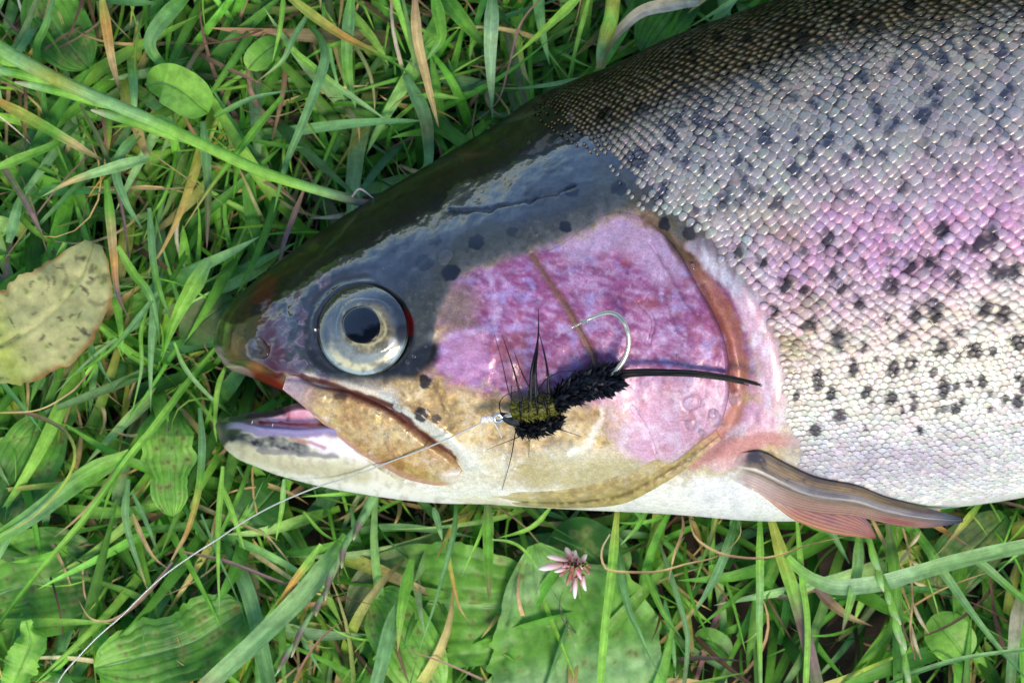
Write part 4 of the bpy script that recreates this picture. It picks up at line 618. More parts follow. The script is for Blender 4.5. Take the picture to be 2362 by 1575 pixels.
# ------------------------------------------------------------------ GROUND
gx = np.r_[-np.geomspace(60, .5, 18), np.linspace(-.42, .42, 150), np.geomspace(.5, 60, 18)]; gy = np.r_[-np.geomspace(60, .4, 18), np.linspace(-.33, .33, 120), np.geomspace(.4, 60, 18)]
GXX, GYY = np.meshgrid(gx, gy, indexing='ij'); gpx, gpy = GXX / S, GYY / S; near = 1 - sm(.35, .5, np.maximum(np.abs(GXX), np.abs(GYY)))
gz = (.0035 * fbm(gpx, gpy, 700, 301, 3) + .0018 * fbm(gpx, gpy, 120, 302, 4)) * near - .002; gc = np.zeros(GXX.shape + (3,)) + lin((46, 36, 29)); gc = mixc(gc, (70, 58, 46), np.clip(fbm(gpx, gpy, 160, 303, 3), 0, 1)); gc = mixc(gc, (60, 84, 34), 1 - near)
props(mk('ground', np.stack([GXX, GYY, gz], -1).reshape(-1, 3), [gridF(len(gx), len(gy))], M_soil, None, gc.reshape(-1, 3)), kind='structure')

# ------------------------------------------------------------------ vegetation
PAL = {'g': (114, 174, 64), 'G': (154, 208, 88), 'd': (60, 114, 42), 't': (122, 170, 110), 'p': (154, 198, 128), 'P': (176, 214, 160), 'y': (176, 186, 84), 's': (206, 180, 124), 'b': (146, 118, 90), 'B': (92, 70, 54), 'o': (204, 156, 80), 'w': (216, 204, 176), 'u': (140, 112, 116), 'n': (108, 122, 78), 'k': (178, 176, 118)}
PALL = {k: lin(v) for k, v in PAL.items()}
def stops(cs, s):
    A_ = np.array([PALL[k] for k in cs]); 
    if len(A_) == 1: A_ = np.vstack([A_, A_])
    q = np.linspace(0, 1, len(A_)); return np.stack([np.interp(s, q, A_[:, k]) for k in range(3)], -1)
def under_fish(x, y, z):
    """keep vegetation under the trout below its underside"""
    inx = (x > 494) & (x < 5190); T = Tf(x); Bm = np.where(x < 700, Bu(x), Ff(x)); upper = (y > T - 4) & (y < Bm + 4)
    jaw_ = (x > 496) & (x < 1210) & (y > Jf(x) - 6) & (y < Ff(x) + 4); m = inx & (upper | jaw_)
    fin_ = (x > 1680) & (x < 2240) & (y > 1040) & (y < 1250); z = np.where(fin_ & ~m, np.minimum(z, Z0 - 30), z)
    return np.where(m, np.minimum(z, np.minimum(Zunder(x, np.clip(y, T, Ff(x))) - 14, Z0 - 40)), z)
def strip(pts, width, cs, zs, n=34, m=5, tip=True, root=.5, fold=.35, twist=0.0, seed=0, over=False):
    c = catmull(pts, n); s = np.linspace(0, 1, n); z = np.interp(s, np.linspace(0, 1, len(zs)), zs); t = np.gradient(c, axis=0); t /= np.linalg.norm(t, axis=1)[:, None] + 1e-9; nrm = np.stack([-t[:, 1], t[:, 0]], -1)
    hw = width / 2 * (root + (1 - root) * sm(0, .25, s)); 
    if tip: hw = hw * (1 - s ** 3.2) ** .8 + .25
    hw = hw * (1 + .06 * fbm(s * 300, s * 0 + seed * 50, 60, seed, 2)); tw = np.cos(twist * s * math.pi + .1 * seed % 1); e = np.linspace(-1, 1, m)
    x = c[:, None, 0] + nrm[:, None, 0] * hw[:, None] * e[None] * tw[:, None]; y = c[:, None, 1] + nrm[:, None, 1] * hw[:, None] * e[None] * tw[:, None]
    zz = z[:, None] + fold * hw[:, None] * np.abs(e)[None] + .6 * np.sin(twist * s * math.pi)[:, None] * hw[:, None] * e[None] + 5 * fbm(s * 400, s * 0 + seed * 31, 100, seed + 3, 2)[:, None]
    if not over: zz = under_fish(x, y, zz)
    col = stops(cs, np.clip(s + .05 * fbm(s * 500, seed + 0 * s, 60, seed, 2), 0, 1))[:, None] * (1 + .16 * np.array([0, -.5, 1.2, -.5, 0])[None, :, None] if m == 5 else 1.0)
    return x, y, zz, col, np.stack([np.repeat((e * .5 + .5)[None], n, 0) * 1.0, np.repeat(s[:, None], m, 1) * 6, np.full((n, m), seed * 1.37)], -1)
# --- undergrowth: countless small blades
def fish_edge_dist(x, y): return np.minimum(np.abs(y - Tf(x)), np.abs(y - Ff(x)))
def undergrowth(name, n, wr, lr, zr, pal, seed, mat, label, droop=1.0, dens=None, bend=.5):
    rg = np.random.default_rng(seed); X0 = rg.uniform(-900, 3300, n * 2); Y0 = rg.uniform(-800, 2400, n * 2)
    inside = (X0 > 640) & (Y0 > Tf(X0) + 110) & (Y0 < Ff(X0) - 110); bare = sm(.25, .5, fbm(X0, Y0, 260, 401, 3) + .35 * sm(1500, 1800, X0) * sm(1180, 1300, Y0)) ; low_r = sm(1450, 1650, X0) * sm(1150, 1230, Y0) * (X0 < 2150); keep = ~inside & (rg.random(n * 2) > np.maximum(.6 * bare, .72 * low_r)); X0, Y0 = X0[keep][:n], Y0[keep][:n]; n = len(X0)
    ang = rg.uniform(0, 2 * math.pi, n); bot = sm(1150, 1300, Y0) * (rg.random(n) < .62); ang = np.where(bot > .5, math.pi / 2 + rg.normal(0, .38, n), ang)    # image angle, y down
    lft = (X0 < 900) & (Y0 < 1100) & (rg.random(n) < .4); ang = np.where(lft, math.pi / 2 + rg.normal(.25, .5, n), ang)
    Ln = rg.uniform(*lr, n); Wd = rg.uniform(*wr, n); m, k = 3, 10; s = np.linspace(0, 1, k); bd = rg.normal(0, bend, n)
    a = ang[:, None] + bd[:, None] * s[None] ** 1.3 + .07 * np.sin(s * 6 + rg.uniform(0, 6, n)[:, None])
    dx = np.cumsum(np.cos(a) * Ln[:, None] / k, 1); dy = np.cumsum(np.sin(a) * Ln[:, None] / k, 1); cx = X0[:, None] + dx; cy = Y0[:, None] + dy
    zt = rg.uniform(*zr, n); z0 = rg.uniform(.05, .45, n) * zt; z = z0[:, None] + (zt - z0)[:, None] * np.sin(s[None] * rg.uniform(1.2, 2.7, n)[:, None]) * droop
    hw = Wd[:, None] / 2 * (.5 + .5 * sm(0, .3, s))[None] * ((1 - s ** 2.8) ** .8)[None] + .3; nx, ny = -np.sin(a), np.cos(a); e = np.array([-1, 0, 1.]); tw = np.cos(rg.normal(0, .8, n)[:, None] * s[None])
    x = cx[..., None] + nx[..., None] * hw[..., None] * e * tw[..., None]; y = cy[..., None] + ny[..., None] * hw[..., None] * e * tw[..., None]; zz = z[..., None] + .45 * hw[..., None] * np.abs(e) + (np.sqrt(1 - tw ** 2) * hw)[..., None] * e
    zz = under_fish(x, y, zz); zz = np.maximum(zz, -30)
    keys = list(pal.keys()); pr_ = np.array([pal[q] for q in keys], float); pr_ /= pr_.sum(); ch = rg.choice(len(keys), n, p=pr_); col = np.zeros((n, k, 3, 3))
    for i_, q in enumerate(keys):
        mm = ch == i_
        if mm.any(): col[mm] = stops(q, s)[None, :, None, :]
    col = col * rg.uniform(.7, 1.25, n)[:, None, None, None] * (1 + rg.normal(0, .07, (n, 1, 1, 3))); col = col * (1 + .18 * np.array([-.3, 1, -.3]))[None, None, :, None]
    V = W(x, y, zz).reshape(-1, 3); F = (gridF(k, m)[None] + (np.arange(n) * k * m)[:, None, None]).reshape(-1, 4)
    uvw = np.stack(np.broadcast_arrays((e * .5 + .5)[None, None], s[None, :, None] * 6, (np.arange(n) * .713)[:, None, None]), -1)
    o = mk(name, V, [F], mat, None, np.clip(col, 0, 1).reshape(-1, 3), None, uvw); props(o, label, 'grass', kind='stuff')
undergrowth('grass', 4100, (11, 42), (220, 640), (70, 225), {'dg': 5, 'gG': 4, 'g': 4, 'ddg': 3, 'dt': 2.4, 'gp': 2.5, 'ggys': 1.2, 'gysb': 1.6, 'ypp': 1.2, 'tt': 1.6, 'nns': .8, 'ntp': 1}, 21, M_grass, 'dense tangled green grass all round the trout', bend=.36)
undergrowth('fine_grass', 3800, (4, 11), (120, 420), (50, 215), {'g': 4, 'dgG': 4, 'G': 3, 'ggy': 2, 'd': 3, 'ts': 1, 'yo': .7}, 22, M_grass, 'fine short bright green grass shoots in the turf', bend=.9)
undergrowth('dry_grass', 2300, (3, 14), (120, 480), (40, 232), {'s': 3, 'b': 4, 'sb': 3, 'B': 3, 'w': .7, 'os': 1, 'ub': 1}, 23, M_dry, 'dead brown and straw coloured grass lying in the turf', bend=1.1)
undergrowth('leaf_litter', 1800, (10, 30), (40, 130), (5, 50), {'B': 4, 'b': 2, 'Bb': 2, 'd': 2}, 24, M_dry, 'brown decaying plant litter on the dark soil', bend=1.4)

# --- single blades traced from the photograph: points, width, colours root to tip, heights, label
H = [
 ([(92, -20), (60, 60), (20, 125), (-20, 150)], 15, 'nt', (250, 262, 255), 'thin grey-green blade curving down to the left edge at the top left corner'),
 ([(128, -20), (105, 60), (84, 112), (95, 200), (112, 290), (160, 405)], 18, 'tgdg', (230, 245, 240, 215, 150), 'green stem with a pale node passing under the seed head near the left edge'),
 ([(234, -10), (245, 60), (258, 140), (278, 216)], 24, 'yosb', (230, 255, 262, 262), 'straw and orange blade narrowing to a grey tip above the long seed head'),
 ([(650, -20), (730, 42), (800, 88), (900, 140), (968, 188)], 27, 'yyogg', (245, 262, 258, 250, 250), 'yellow-green blade with an orange patch slanting down from the top edge'),
 ([(440, -20), (372, 50), (345, 100), (368, 142), (410, 172)], 44, 'gtg', (180, 235, 245, 225, 190), 'broad matt green blade folding back at the top, left of centre'),
 ([(715, 60), (738, 88), (750, 134), (727, 210), (689, 306), (658, 383), (631, 492)], 28, 'dttttg', (200, 240, 258, 262, 262, 262, 255), 'long curved grey-green blade passing beneath the green stem below the yellow blade'),
 ([(650, 225), (600, 285), (540, 362), (470, 455), (382, 594)], 27, 'gggsb', (220, 250, 258, 260, 255), 'blade with a long brown tip slanting down left under the seed head'),
 ([(468, 280), (474, 350), (480, 440), (477, 577)], 34, 'ttnu', (200, 235, 244, 240), 'broad grey-green blade hanging straight down beside the brown-tipped blade'),
 ([(185, 240), (235, 335), (268, 430), (288, 520), (302, 650)], 20, 'nnuu', (210, 228, 225, 220, 200), 'long grey-brown blade running down below the seed head at left'),
 ([(245, 415), (256, 520), (262, 590), (272, 680), (299, 737)], 22, 'ggsoub', (220, 240, 250, 258, 262), 'green blade turning straw and ending in a thin bent tip above the dead leaf'),
 ([(345, 290), (285, 345), (268, 400), (292, 470), (328, 527)], 22, 'gttt', (200, 240, 250, 254, 250), 'curved teal blade below the seed head, bowed like a bracket'),
 ([(-20, 225), (80, 280), (150, 320), (200, 350), (245, 375)], 27, 'oygsn', (252, 262, 260, 245, 225), 'orange-edged blade narrowing towards the right from the left edge'),
 ([(345, 363), (230, 396), (160, 420), (94, 455)], 30, 'tppsp', (238, 252, 255, 258), 'pale mottled blade with a blunt tip pointing left'),
 ([(-20, 392), (60, 360), (130, 330), (190, 280)], 24, 'Ggd', (225, 240, 235, 200), 'bright green blade entering from the left edge beneath the orange-edged blade'),
 ([(-10, 370), (11, 392), (60, 470), (107, 560)], 19, 'unun', (220, 238, 238, 200), 'dull grey-brown blade slanting down from the left edge'),
 ([(494, 270), (574, 230), (640, 214), (715, 206)], 19, 'gtpt', (235, 250, 254, 250), 'narrow pale green blade arching right from the folded clover leaf'),
 ([(655, -20), (647, 60), (628, 146)], 16, 'gGG', (220, 252, 258), 'short bright blade reaching down from the top edge to the curled one'),
 ([(712, 30), (673, 96), (650, 142), (588, 193)], 22, 'ttpb', (220, 252, 262, 262), 'small teal blade with a brown tip curling left near the top'),
 ([(413, 172), (516, 180), (600, 186), (665, 196)], 32, 'nnbn', (150, 175, 180, 160), 'flat dull olive blade lying behind the folded leaf'),
 ([(655, 100), (765, 191), (830, 235), (888, 275)], 16, 'GGpp', (225, 245, 250, 245), 'straight bright blade crossing toward the back of the fish'),
 ([(812, -20), (800, 110), (806, 190), (820, 250)], 28, 'gtgt', (230, 250, 240, 200), 'upright green blade passing over the yellow one near the top'),
 ([(1136, -20), (1134, 45), (1131, 134), (1136, 275)], 36, 'dPPt', (220, 268, 266, 230), 'broad shiny pale blade standing upright just above the back of the fish'),
 ([(956, -15), (963, 89), (986, 192), (1012, 295)], 24, 'bssss', (240, 250, 252, 240), 'straw coloured blade hanging from the top edge left of the shiny one'),
 ([(1000, -20), (1018, 70), (1012, 100), (984, 140)], 31, 'gggt', (240, 262, 258, 240), 'green blade bending sharply left beside the straw blade at the top'),
 ([(1345, -15), (1258, 67), (1164, 149)], 27, 'GGGG', (240, 262, 256), 'bright green blade slanting down left from the top edge to the shiny blade'),
 ([(1362, -15), (1334, 89), (1305, 205)], 14, 'GGg', (235, 252, 240), 'slim bright stem left of the fat yellow-green stem'),
 ([(1612, 5), (1540, 12), (1481, 27), (1440, 60), (1412, 92), (1392, 135), (1380, 160)], 44, 'wwwwsb', (210, 245, 255, 256, 252, 245, 235), 'dry cream blade folded over beside the back of the fish at the top'),
 ([(1712, -10), (1615, 49), (1544, 90)], 20, 'ppg', (320, 325, 300), 'pale green blade lying along the dark back at the top edge'),
 ([(1252, -10), (1200, 58), (1173, 156), (1146, 237), (1079, 295), (1062, 335)], 9, 'bubu', (250, 262, 266, 266, 262, 250), 'thin twisted brown blade crossing the shiny blade'),
 ([(935, 175), (977, 260), (988, 330), (984, 384), (945, 410)], 30, 'ttntp', (200, 235, 250, 250, 240), 'grey-green blade reaching the head just above the dark crown'),
 ([(1362, 178), (1290, 192), (1213, 203), (1150, 204)], 11, 'ppn', (290, 285, 275, 260), 'thin pale blade lying level against the back of the fish'),
 ([(960, 222), (1010, 221), (1062, 228)], 13, 'gGG', (230, 250, 250), 'small bright blade lying level left of the shiny one'),
 ([(1018, -15), (1070, 50), (1120, 110)], 38, 'dgd', (170, 205, 190), 'broad dark green blade slanting behind the shiny upright one'),
 ([(482, 600), (450, 655), (415, 715), (390, 775), (371, 837)], 46, 'tGGgg', (235, 262, 270, 266, 260), 'broad bright blade with a pointed lower end left of the snout'),
 ([(344, 480), (354, 605), (370, 675), (398, 745)], 20, 'ttgt', (230, 250, 252, 230), 'long narrow teal blade ending behind the broad bright blade'),
 ([(272, 568), (306, 628), (344, 678), (362, 745), (368, 800)], 24, 'Ggtd', (262, 258, 250, 225, 190), 'blade with a sharp upper end beside the straw-tipped one'),
 ([(368, 670), (306, 749), (249, 812), (159, 870), (86, 887)], 22, 'ttggn', (235, 252, 258, 262, 262), 'teal blade sweeping down left to the foot of the dead leaf'),
 ([(338, 717), (325, 771), (326, 851), (304, 955)], 15, 'gGpG', (225, 245, 255, 255), 'slender bright blade hanging left of the broad bright one'),
 ([(500, 800), (430, 885), (350, 992), (299, 1052), (199, 1189), (80, 1329), (-20, 1460)], 31, 'ggGgGgd', (205, 240, 262, 268, 262, 255, 245), 'very long straight bright stem from the snout to the lower left edge'),
 ([(300, 1046), (199, 1097), (80, 1185), (-20, 1250)], 46, 'Ggtg', (262, 262, 255, 250), 'broad ribbed green blade joining the long stem and reaching the left edge'),
 ([(402, 790), (424, 844), (460, 890), (500, 930), (545, 965)], 10, 'Gppg', (255, 262, 262, 255, 225), 'thread-like pale stem running from the broad blade to the lower jaw'),
 ([(521, 842), (502, 898), (496, 980), (500, 1020)], 12, 'GGg', (255, 265, 262, 230), 'thin stem curving between the snout and the tip of the lower jaw'),
 ([(514, 1075), (503, 1229), (506, 1430)], 15, 'GGGp', (235, 262, 268), 'straight bright blade hanging below the lower jaw, left of centre'),
 ([(461, 940), (466, 1030), (458, 1129), (434, 1220), (405, 1275), (385, 1310)], 19, 'tttgyosb', (235, 262, 268, 268, 262, 250), 'bowed blade turning from teal to orange right of the plantain leaf'),
 ([(398, 1296), (339, 1368), (290, 1412), (247, 1432), (207, 1424), (179, 1380)], 10, 'ubbsb', (262, 270, 274, 276, 278, 285), 'curled thin brown end hooked below the fishing line'),
 ([(-20, 957), (40, 950), (100, 965), (151, 996), (173, 1045), (152, 1109), (80, 1189), (0, 1232), (-30, 1240)], 14, 'nbnyysp', (262, 272, 280, 285, 290, 285, 275, 265, 255), 'dark-flecked stem arching round in a hook at the left edge'),
 ([(214, 849), (190, 878), (159, 908), (86, 946), (-20, 953)], 6, 'bsy', (285, 288, 290, 285, 280), 'very thin straw stem below the dead leaf'),
 ([(296, 1105), (289, 1189), (305, 1260), (319, 1301), (344, 1370)], 26, 'tpts', (215, 240, 250, 252, 250), 'pale folded blade hanging beside the plantain leaf'),
 ([(464, 1185), (506, 1289), (558, 1408), (600, 1560)], 16, 'tttp', (225, 245, 255, 250), 'narrow teal blade slanting down right behind the straight bright one'),
 ([(516, 1249), (566, 1349), (598, 1468), (625, 1600)], 34, 'dttd', (175, 215, 225, 215), 'broad dull teal blade at the lower edge left of the long pale one'),
 ([(800, 1235), (760, 1290), (700, 1368), (598, 1470), (500, 1560), (450, 1610)], 44, 'gpptpb', (225, 258, 268, 270, 262, 255), 'broad pale blade sweeping down left from below the jaw to the bottom edge'),
 ([(741, 1255), (705, 1305), (678, 1340), (614, 1438)], 19, 'GGoos', (250, 262, 266, 270), 'short bright blade with an orange dry tip'),
 ([(512, 1120), (538, 1189), (564, 1268)], 14, 'GGG', (240, 255, 258), 'short bright pointed blade right of the straight hanging one'),
 ([(655, 1105), (650, 1173), (636, 1248)], 13, 'pGG', (262, 258, 250), 'small crooked blade hanging from under the white jaw'),
 ([(420, 1272), (518, 1293), (658, 1345), (780, 1375), (910, 1405)], 11, 'bubb', (225, 240, 245, 245, 230), 'long thin brown stem lying nearly level under the pale broad blade'),
 ([(305, 1135), (339, 1209), (372, 1295)], 14, 'ttd', (215, 240, 230), 'small teal blade beneath the bowed one'),
 ([(305, 1185), (330, 1243), (355, 1285), (388, 1312)], 16, 'sssb', (215, 232, 240, 235), 'straw coloured curved blade left of the bowed one'),
 ([(1054, 1150), (1045, 1236), (1004, 1389), (970, 1490), (940, 1600)], 24, 'dttpt', (240, 258, 268, 270, 262), 'long teal blade hanging from under the throat to the bottom edge'),
 ([(1125, 1185), (1105, 1240), (1089, 1275), (1064, 1330)], 14, 'gGG', (235, 255, 258, 258), 'small bright blade right of the long teal one'),
 ([(1125, 1155), (1126, 1250), (1128, 1384)], 25, 'nggb', (238, 255, 262), 'blade with a needle-like brown tip hanging over the big plantain leaf'),
 ([(950, 1290), (926, 1406), (917, 1503)], 26, 'ggGs', (240, 262, 266), 'green blade with a pale curled point left of the long teal one'),
 ([(925, 1380), (895, 1470), (880, 1530), (862, 1600)], 34, 'tttt', (240, 258, 262, 255), 'wide teal blade at the bottom edge in front of the plantains'),
 ([(1000, 1170), (1010, 1205), (1020, 1246)], 16, 'ttp', (240, 250, 250), 'short teal point sticking out from under the white throat'),
 ([(1030, 1240), (1038, 1304), (1056, 1389), (1075, 1425), (1101, 1459)], 12, 'Gyosb', (240, 258, 266, 268, 272), 'thin blade turning orange and ending in a dry hook over the plantain'),
 ([(1135, 1244), (1175, 1249), (1208, 1268), (1238, 1311), (1243, 1345), (1234, 1374)], 8, 'pGGpb', (260, 275, 282, 285, 282, 280), 'thin blade arching over beside the clover flower'),
 ([(1424, 1175), (1409, 1338), (1395, 1450), (1383, 1600)], 27, 'yGGGG', (255, 280, 285, 275), 'thick bright yellow-green stem standing in front of the right plantain leaf'),
 ([(1425, 1250), (1446, 1389), (1475, 1460), (1500, 1515), (1545, 1600)], 29, 'dttpt', (215, 250, 262, 262, 252), 'wide teal blade crossing the right edge of the right plantain leaf'),
 ([(1407, 1232), (1390, 1262), (1388, 1290), (1400, 1312), (1430, 1318), (1514, 1318), (1584, 1300), (1640, 1288), (1676, 1271), (1704, 1240), (1709, 1218), (1700, 1195)], 9, 'wssbssbsb', (280, 300, 300, 296, 268, 290, 290, 288, 286, 284, 280, 262), 'dry brown blade looping behind the thick stem and up under the fish'),
 ([(1590, 1185), (1596, 1220), (1612, 1247), (1654, 1273), (1700, 1284), (1756, 1287), (1810, 1276), (1866, 1256), (1962, 1234)], 11, 'bsbsbs', (270, 286, 296, 298, 298, 298, 294, 285, 262), 'long dry brown blade sagging in an arc below the pectoral fin'),
 ([(1573, 1185), (1576, 1215), (1568, 1245), (1555, 1280), (1541, 1346)], 7, 'bbsb', (268, 280, 285, 285, 285), 'short crooked brown wisp hanging from under the belly'),
 ([(1776, 1190), (1790, 1235), (1811, 1304), (1848, 1425), (1888, 1590)], 31, 'yyGuun', (240, 258, 262, 255, 240), 'stout stem changing from yellow-green to purple below the fin'),
 ([(1815, 1285), (1850, 1318), (1885, 1340), (1935, 1354), (2031, 1344), (2110, 1322), (2196, 1297), (2290, 1274), (2400, 1252)], 37, 'GpPPpppp', (270, 285, 296, 300, 302, 300, 296, 290, 285), 'large pale blade sweeping right from the purple stem to the right edge'),
 ([(1753, 1190), (1753, 1333), (1752, 1450), (1755, 1600)], 21, 'gGpGp', (240, 256, 255, 250), 'straight upright blade left of the purple stem'),
 ([(1982, 1225), (1978, 1310), (1962, 1385), (1942, 1460)], 28, 'gppGu', (240, 275, 310, 312), 'blade with a purple tip crossing the large pale one below the fin'),
 ([(2048, 1205), (2060, 1290), (2068, 1370), (2072, 1600)], 31, 'ngdg', (230, 238, 225, 215), 'wide dull blade behind the large pale one right of the fin'),
 ([(2080, 1205), (2130, 1250), (2178, 1322), (2251, 1425), (2325, 1517), (2390, 1590)], 33, 'ggptptg', (230, 245, 258, 268, 268, 262), 'broad blade slanting down to the lower right corner'),
 ([(2045, 1577), (2123, 1546), (2233, 1515), (2400, 1492)], 16, 'dtpt', (275, 292, 298, 295), 'narrow dark blade crossing the lower right corner nearly level'),
 ([(2225, 1275), (2270, 1304), (2320, 1348), (2400, 1415)], 30, 'tpgt', (240, 250, 252, 245), 'pale blade slanting out at the right edge'),
 ([(1655, 1190), (1637, 1250), (1618, 1300), (1595, 1380), (1592, 1440)], 25, 'yngGg', (235, 248, 246, 230, 190), 'olive blade bending down left under the belly'),
 ([(1696, 1200), (1675, 1270), (1650, 1330), (1605, 1409)], 21, 'dttt', (235, 258, 262, 266), 'teal blade tapering to a point left of the straight upright one'),
 ([(1838, 1195), (1850, 1330), (1863, 1443), (1858, 1600)], 14, 'GGGG', (245, 275, 278, 270), 'slim vivid green blade running beside the purple stem'),
 ([(1880, 1355), (1925, 1398), (1965, 1425), (2014, 1444)], 24, 'ubsb', (240, 252, 258, 262), 'dead brown blade with a broken end below the large pale one'),
 ([(1485, 1310), (1510, 1370), (1537, 1425), (1577, 1477)], 15, 'gggd', (230, 240, 235, 215), 'slender green blade curving right of the right plantain'),
 ([(1520, 1250), (1545, 1320), (1566, 1388), (1586, 1470), (1577, 1590)], 13, 'nttn', (215, 248, 256, 255, 240), 'thin grey-green blade bowed downward near the bare soil'),
 ([(2262, 1160), (2215, 1218), (2196, 1242), (2155, 1285)], 22, 'gyss', (230, 250, 255, 255), 'yellowish blade slanting left from under the belly at right'),
 ([(1878, 1160), (1920, 1230), (1960, 1300)], 22, 'dtt', (230, 245, 240), 'teal blade slanting out from below the lower fin lobe'),
 ([(2352, 1370), (2340, 1470), (2328, 1600)], 42, 'nwtn', (215, 240, 235), 'wide pale grey blade at the right edge near the corner'),
 ([(2240, 1185), (2262, 1212), (2292, 1258)], 8, 'yG', (275, 285, 285), 'tiny slanting stem right of the fin tip'),
 ([(2120, 1190), (2180, 1225), (2240, 1262)], 24, 'sou', (225, 240, 235), 'dry orange-brown blade under the tip of the fin'),
 ([(700, 440), (655, 560), (640, 640)], 12, 'bub', (250, 245, 235), 'short brown blade above the snout'),
 ([(150, 560), (120, 640), (90, 700)], 20, 'GGd', (240, 235, 200), 'short green blade rising above the dead leaf'),
 ([(20, 560), (40, 480), (60, 430)], 26, 'ttg', (225, 240, 225), 'teal blade upright at the left edge above the dead leaf'),
 ([(600, 1000), (560, 1120), (505, 1240), (470, 1330)], 12, 'dgd', (160, 210, 220, 210), 'dim green blade emerging beneath the lower jaw'),
 ([(870, 1145), (830, 1210), (797, 1253)], 20, 'ptp', (255, 262, 262), 'pale stalk leaving the white jaw at the top of the small seed head'),
 ([(1270, 1170), (1240, 1205), (1206, 1225), (1150, 1240)], 13, 'GGg', (245, 255, 255, 240), 'bright blade lying level below the throat'),
 ([(1500, 1160), (1470, 1215), (1430, 1258)], 15, 'ggp', (240, 255, 258), 'blade leaning against the thick yellow-green stem from the right'),
 ([(700, 1180), (745, 1230), (790, 1250), (850, 1262)], 12, 'GgG', (230, 245, 245, 240), 'bright shoot spreading right below the white jaw'),
]
for k, (pts, w_, cs, zs, lab) in enumerate(H):
    over = 'along the dark back' in lab or 'level against the back' in lab
    ex_, ey_ = pts[-1]; tip_ = not (ex_ < -5 or ey_ > 1575 or ex_ > 2370 or (ey_ < -5)); x, y, z, col, uvw = strip(pts, w_ * 1.06, cs, zs, seed=k + 1, over=over, tip=tip_, twist=.12 if k % 3 else .3)
    dry = sum(q in 'sbBwou' for q in cs) > len(cs) / 2
    props(mk('grass_blade', W(x, y, z), [gridF(*x.shape)], M_dry if dry else M_grass, None, np.clip(col, 0, 1).reshape(-1, 3), None, uvw), lab, 'grass blade')

# --- stems with seed heads
def stem(name, pts, rad, cs, zs, label, cat, mat=M_grass):
    c = catmull(pts, 60); s = np.linspace(0, 1, 60); z = np.interp(s, np.linspace(0, 1, len(zs)), zs); P = W(c[:, 0], c[:, 1], z); R = np.interp(s, np.linspace(0, 1, len(rad)), rad) * S; V, F = tube(P, R, 12)
    col = np.repeat(stops(cs, s)[:, None], 12, 1); uvw = np.stack([np.repeat((np.arange(12) / 6)[None], 60, 0), np.repeat(s[:, None] * 6, 12, 1), np.zeros((60, 12)) + len(label)], -1)
    root = empty(name, W(c[-1, 0], c[-1, 1], z[-1]), label, cat); mk('stem', V, [F], mat, root, col.reshape(-1, 3), None, uvw); return root
def spikelet(root, a, b, w, z, cs, tipc='w'):
    a = np.array(a, float); b = np.array(b, float); mid = (a + b) / 2 + np.array([-(b - a)[1], (b - a)[0]]) * .04; c = catmull([a, mid, b], 16); s = np.linspace(0, 1, 16); R = w * S / 2 * np.sin(np.clip(s * .93 + .05, 0, 1) * math.pi) ** .7 + .3 * S
    V, F = tube(W(c[:, 0], c[:, 1], z + 4 * np.sin(s * 3)), R, 8); col = np.repeat(stops(cs, s)[:, None], 8, 1); uvw = np.stack([np.repeat((np.arange(8) / 4)[None], 16, 0), np.repeat(s[:, None] * 3, 8, 1), np.zeros((16, 8)) + a[0]], -1); mk('spikelet', V, [F], M_grass, root, col.reshape(-1, 3), None, uvw)
r1 = stem('rye_grass_seed_head', [(-40, 90), (80, 158), (200, 215), (330, 270), (470, 335), (600, 395), (720, 435), (812, 462), (850, 470)], [17, 17, 15, 14, 14, 13, 13, 11, 9], 'GpyppGGGGpu', [330, 335, 335, 332, 328, 322, 318, 316, 314], 'long pale green grass stem with seed spikelets crossing the upper left to the head', 'grass seed head')
for a_, b_, w_, z_ in [((160, 205), (-40, 158), 26, 322), ((260, 250), (34, 190), 28, 318), ((290, 262), (110, 184), 20, 330), ((420, 325), (210, 254), 30, 312), ((430, 322), (300, 268), 16, 324), ((500, 348), (386, 312), 22, 312), ((60, 165), (-60, 118), 26, 318)]: spikelet(r1, a_, b_, w_, z_, 'GGGgpw')
add_tube('torn_sheath', [(812, 455), (830, 436), (862, 458)], [3, 2.5, 1], [0], M_dry, r1, (205, 190, 180), 10, 6, zfix=[322, 326, 330])
r2 = stem('small_seed_head', [(861, 1145), (830, 1205), (797, 1255), (757, 1349), (705, 1440), (660, 1520), (634, 1558)], [11, 9, 7, 5, 5, 4, 2], 'ptpunnp', [272, 285, 292, 292, 290, 286, 282], 'greyish seed head slanting down left beside the broad pale blade', 'grass seed head')
for a_, b_ in [((845, 1180), (815, 1245)), ((800, 1240), (788, 1310)), ((775, 1290), (750, 1385)), ((745, 1370), (728, 1420)), ((720, 1410), (672, 1515)), ((680, 1480), (640, 1550))]: spikelet(r2, a_, b_, 14, 296, 'tpunw')
r3 = stem('narrow_seed_head', [(1998, 1228), (2015, 1275), (2028, 1315), (2057, 1388), (2079, 1480), (2090, 1540), (2100, 1610)], [7, 7, 7, 7, 7, 7, 7], 'GpgGpGg', [262, 290, 325, 328, 300, 296, 290], 'upright seed head with silvery husks crossing over the large pale blade', 'grass seed head')
for a_, b_ in [((2005, 1245), (2034, 1330)), ((2022, 1300), (2040, 1365)), ((2045, 1345), (2058, 1405)), ((2048, 1380), (2078, 1440)), ((2062, 1410), (2078, 1485)), ((2075, 1450), (2090, 1500)), ((2085, 1500), (2100, 1580))]: spikelet(r3, a_, b_, 17, 322 if a_[1] < 1420 else 300, 'GGpw')
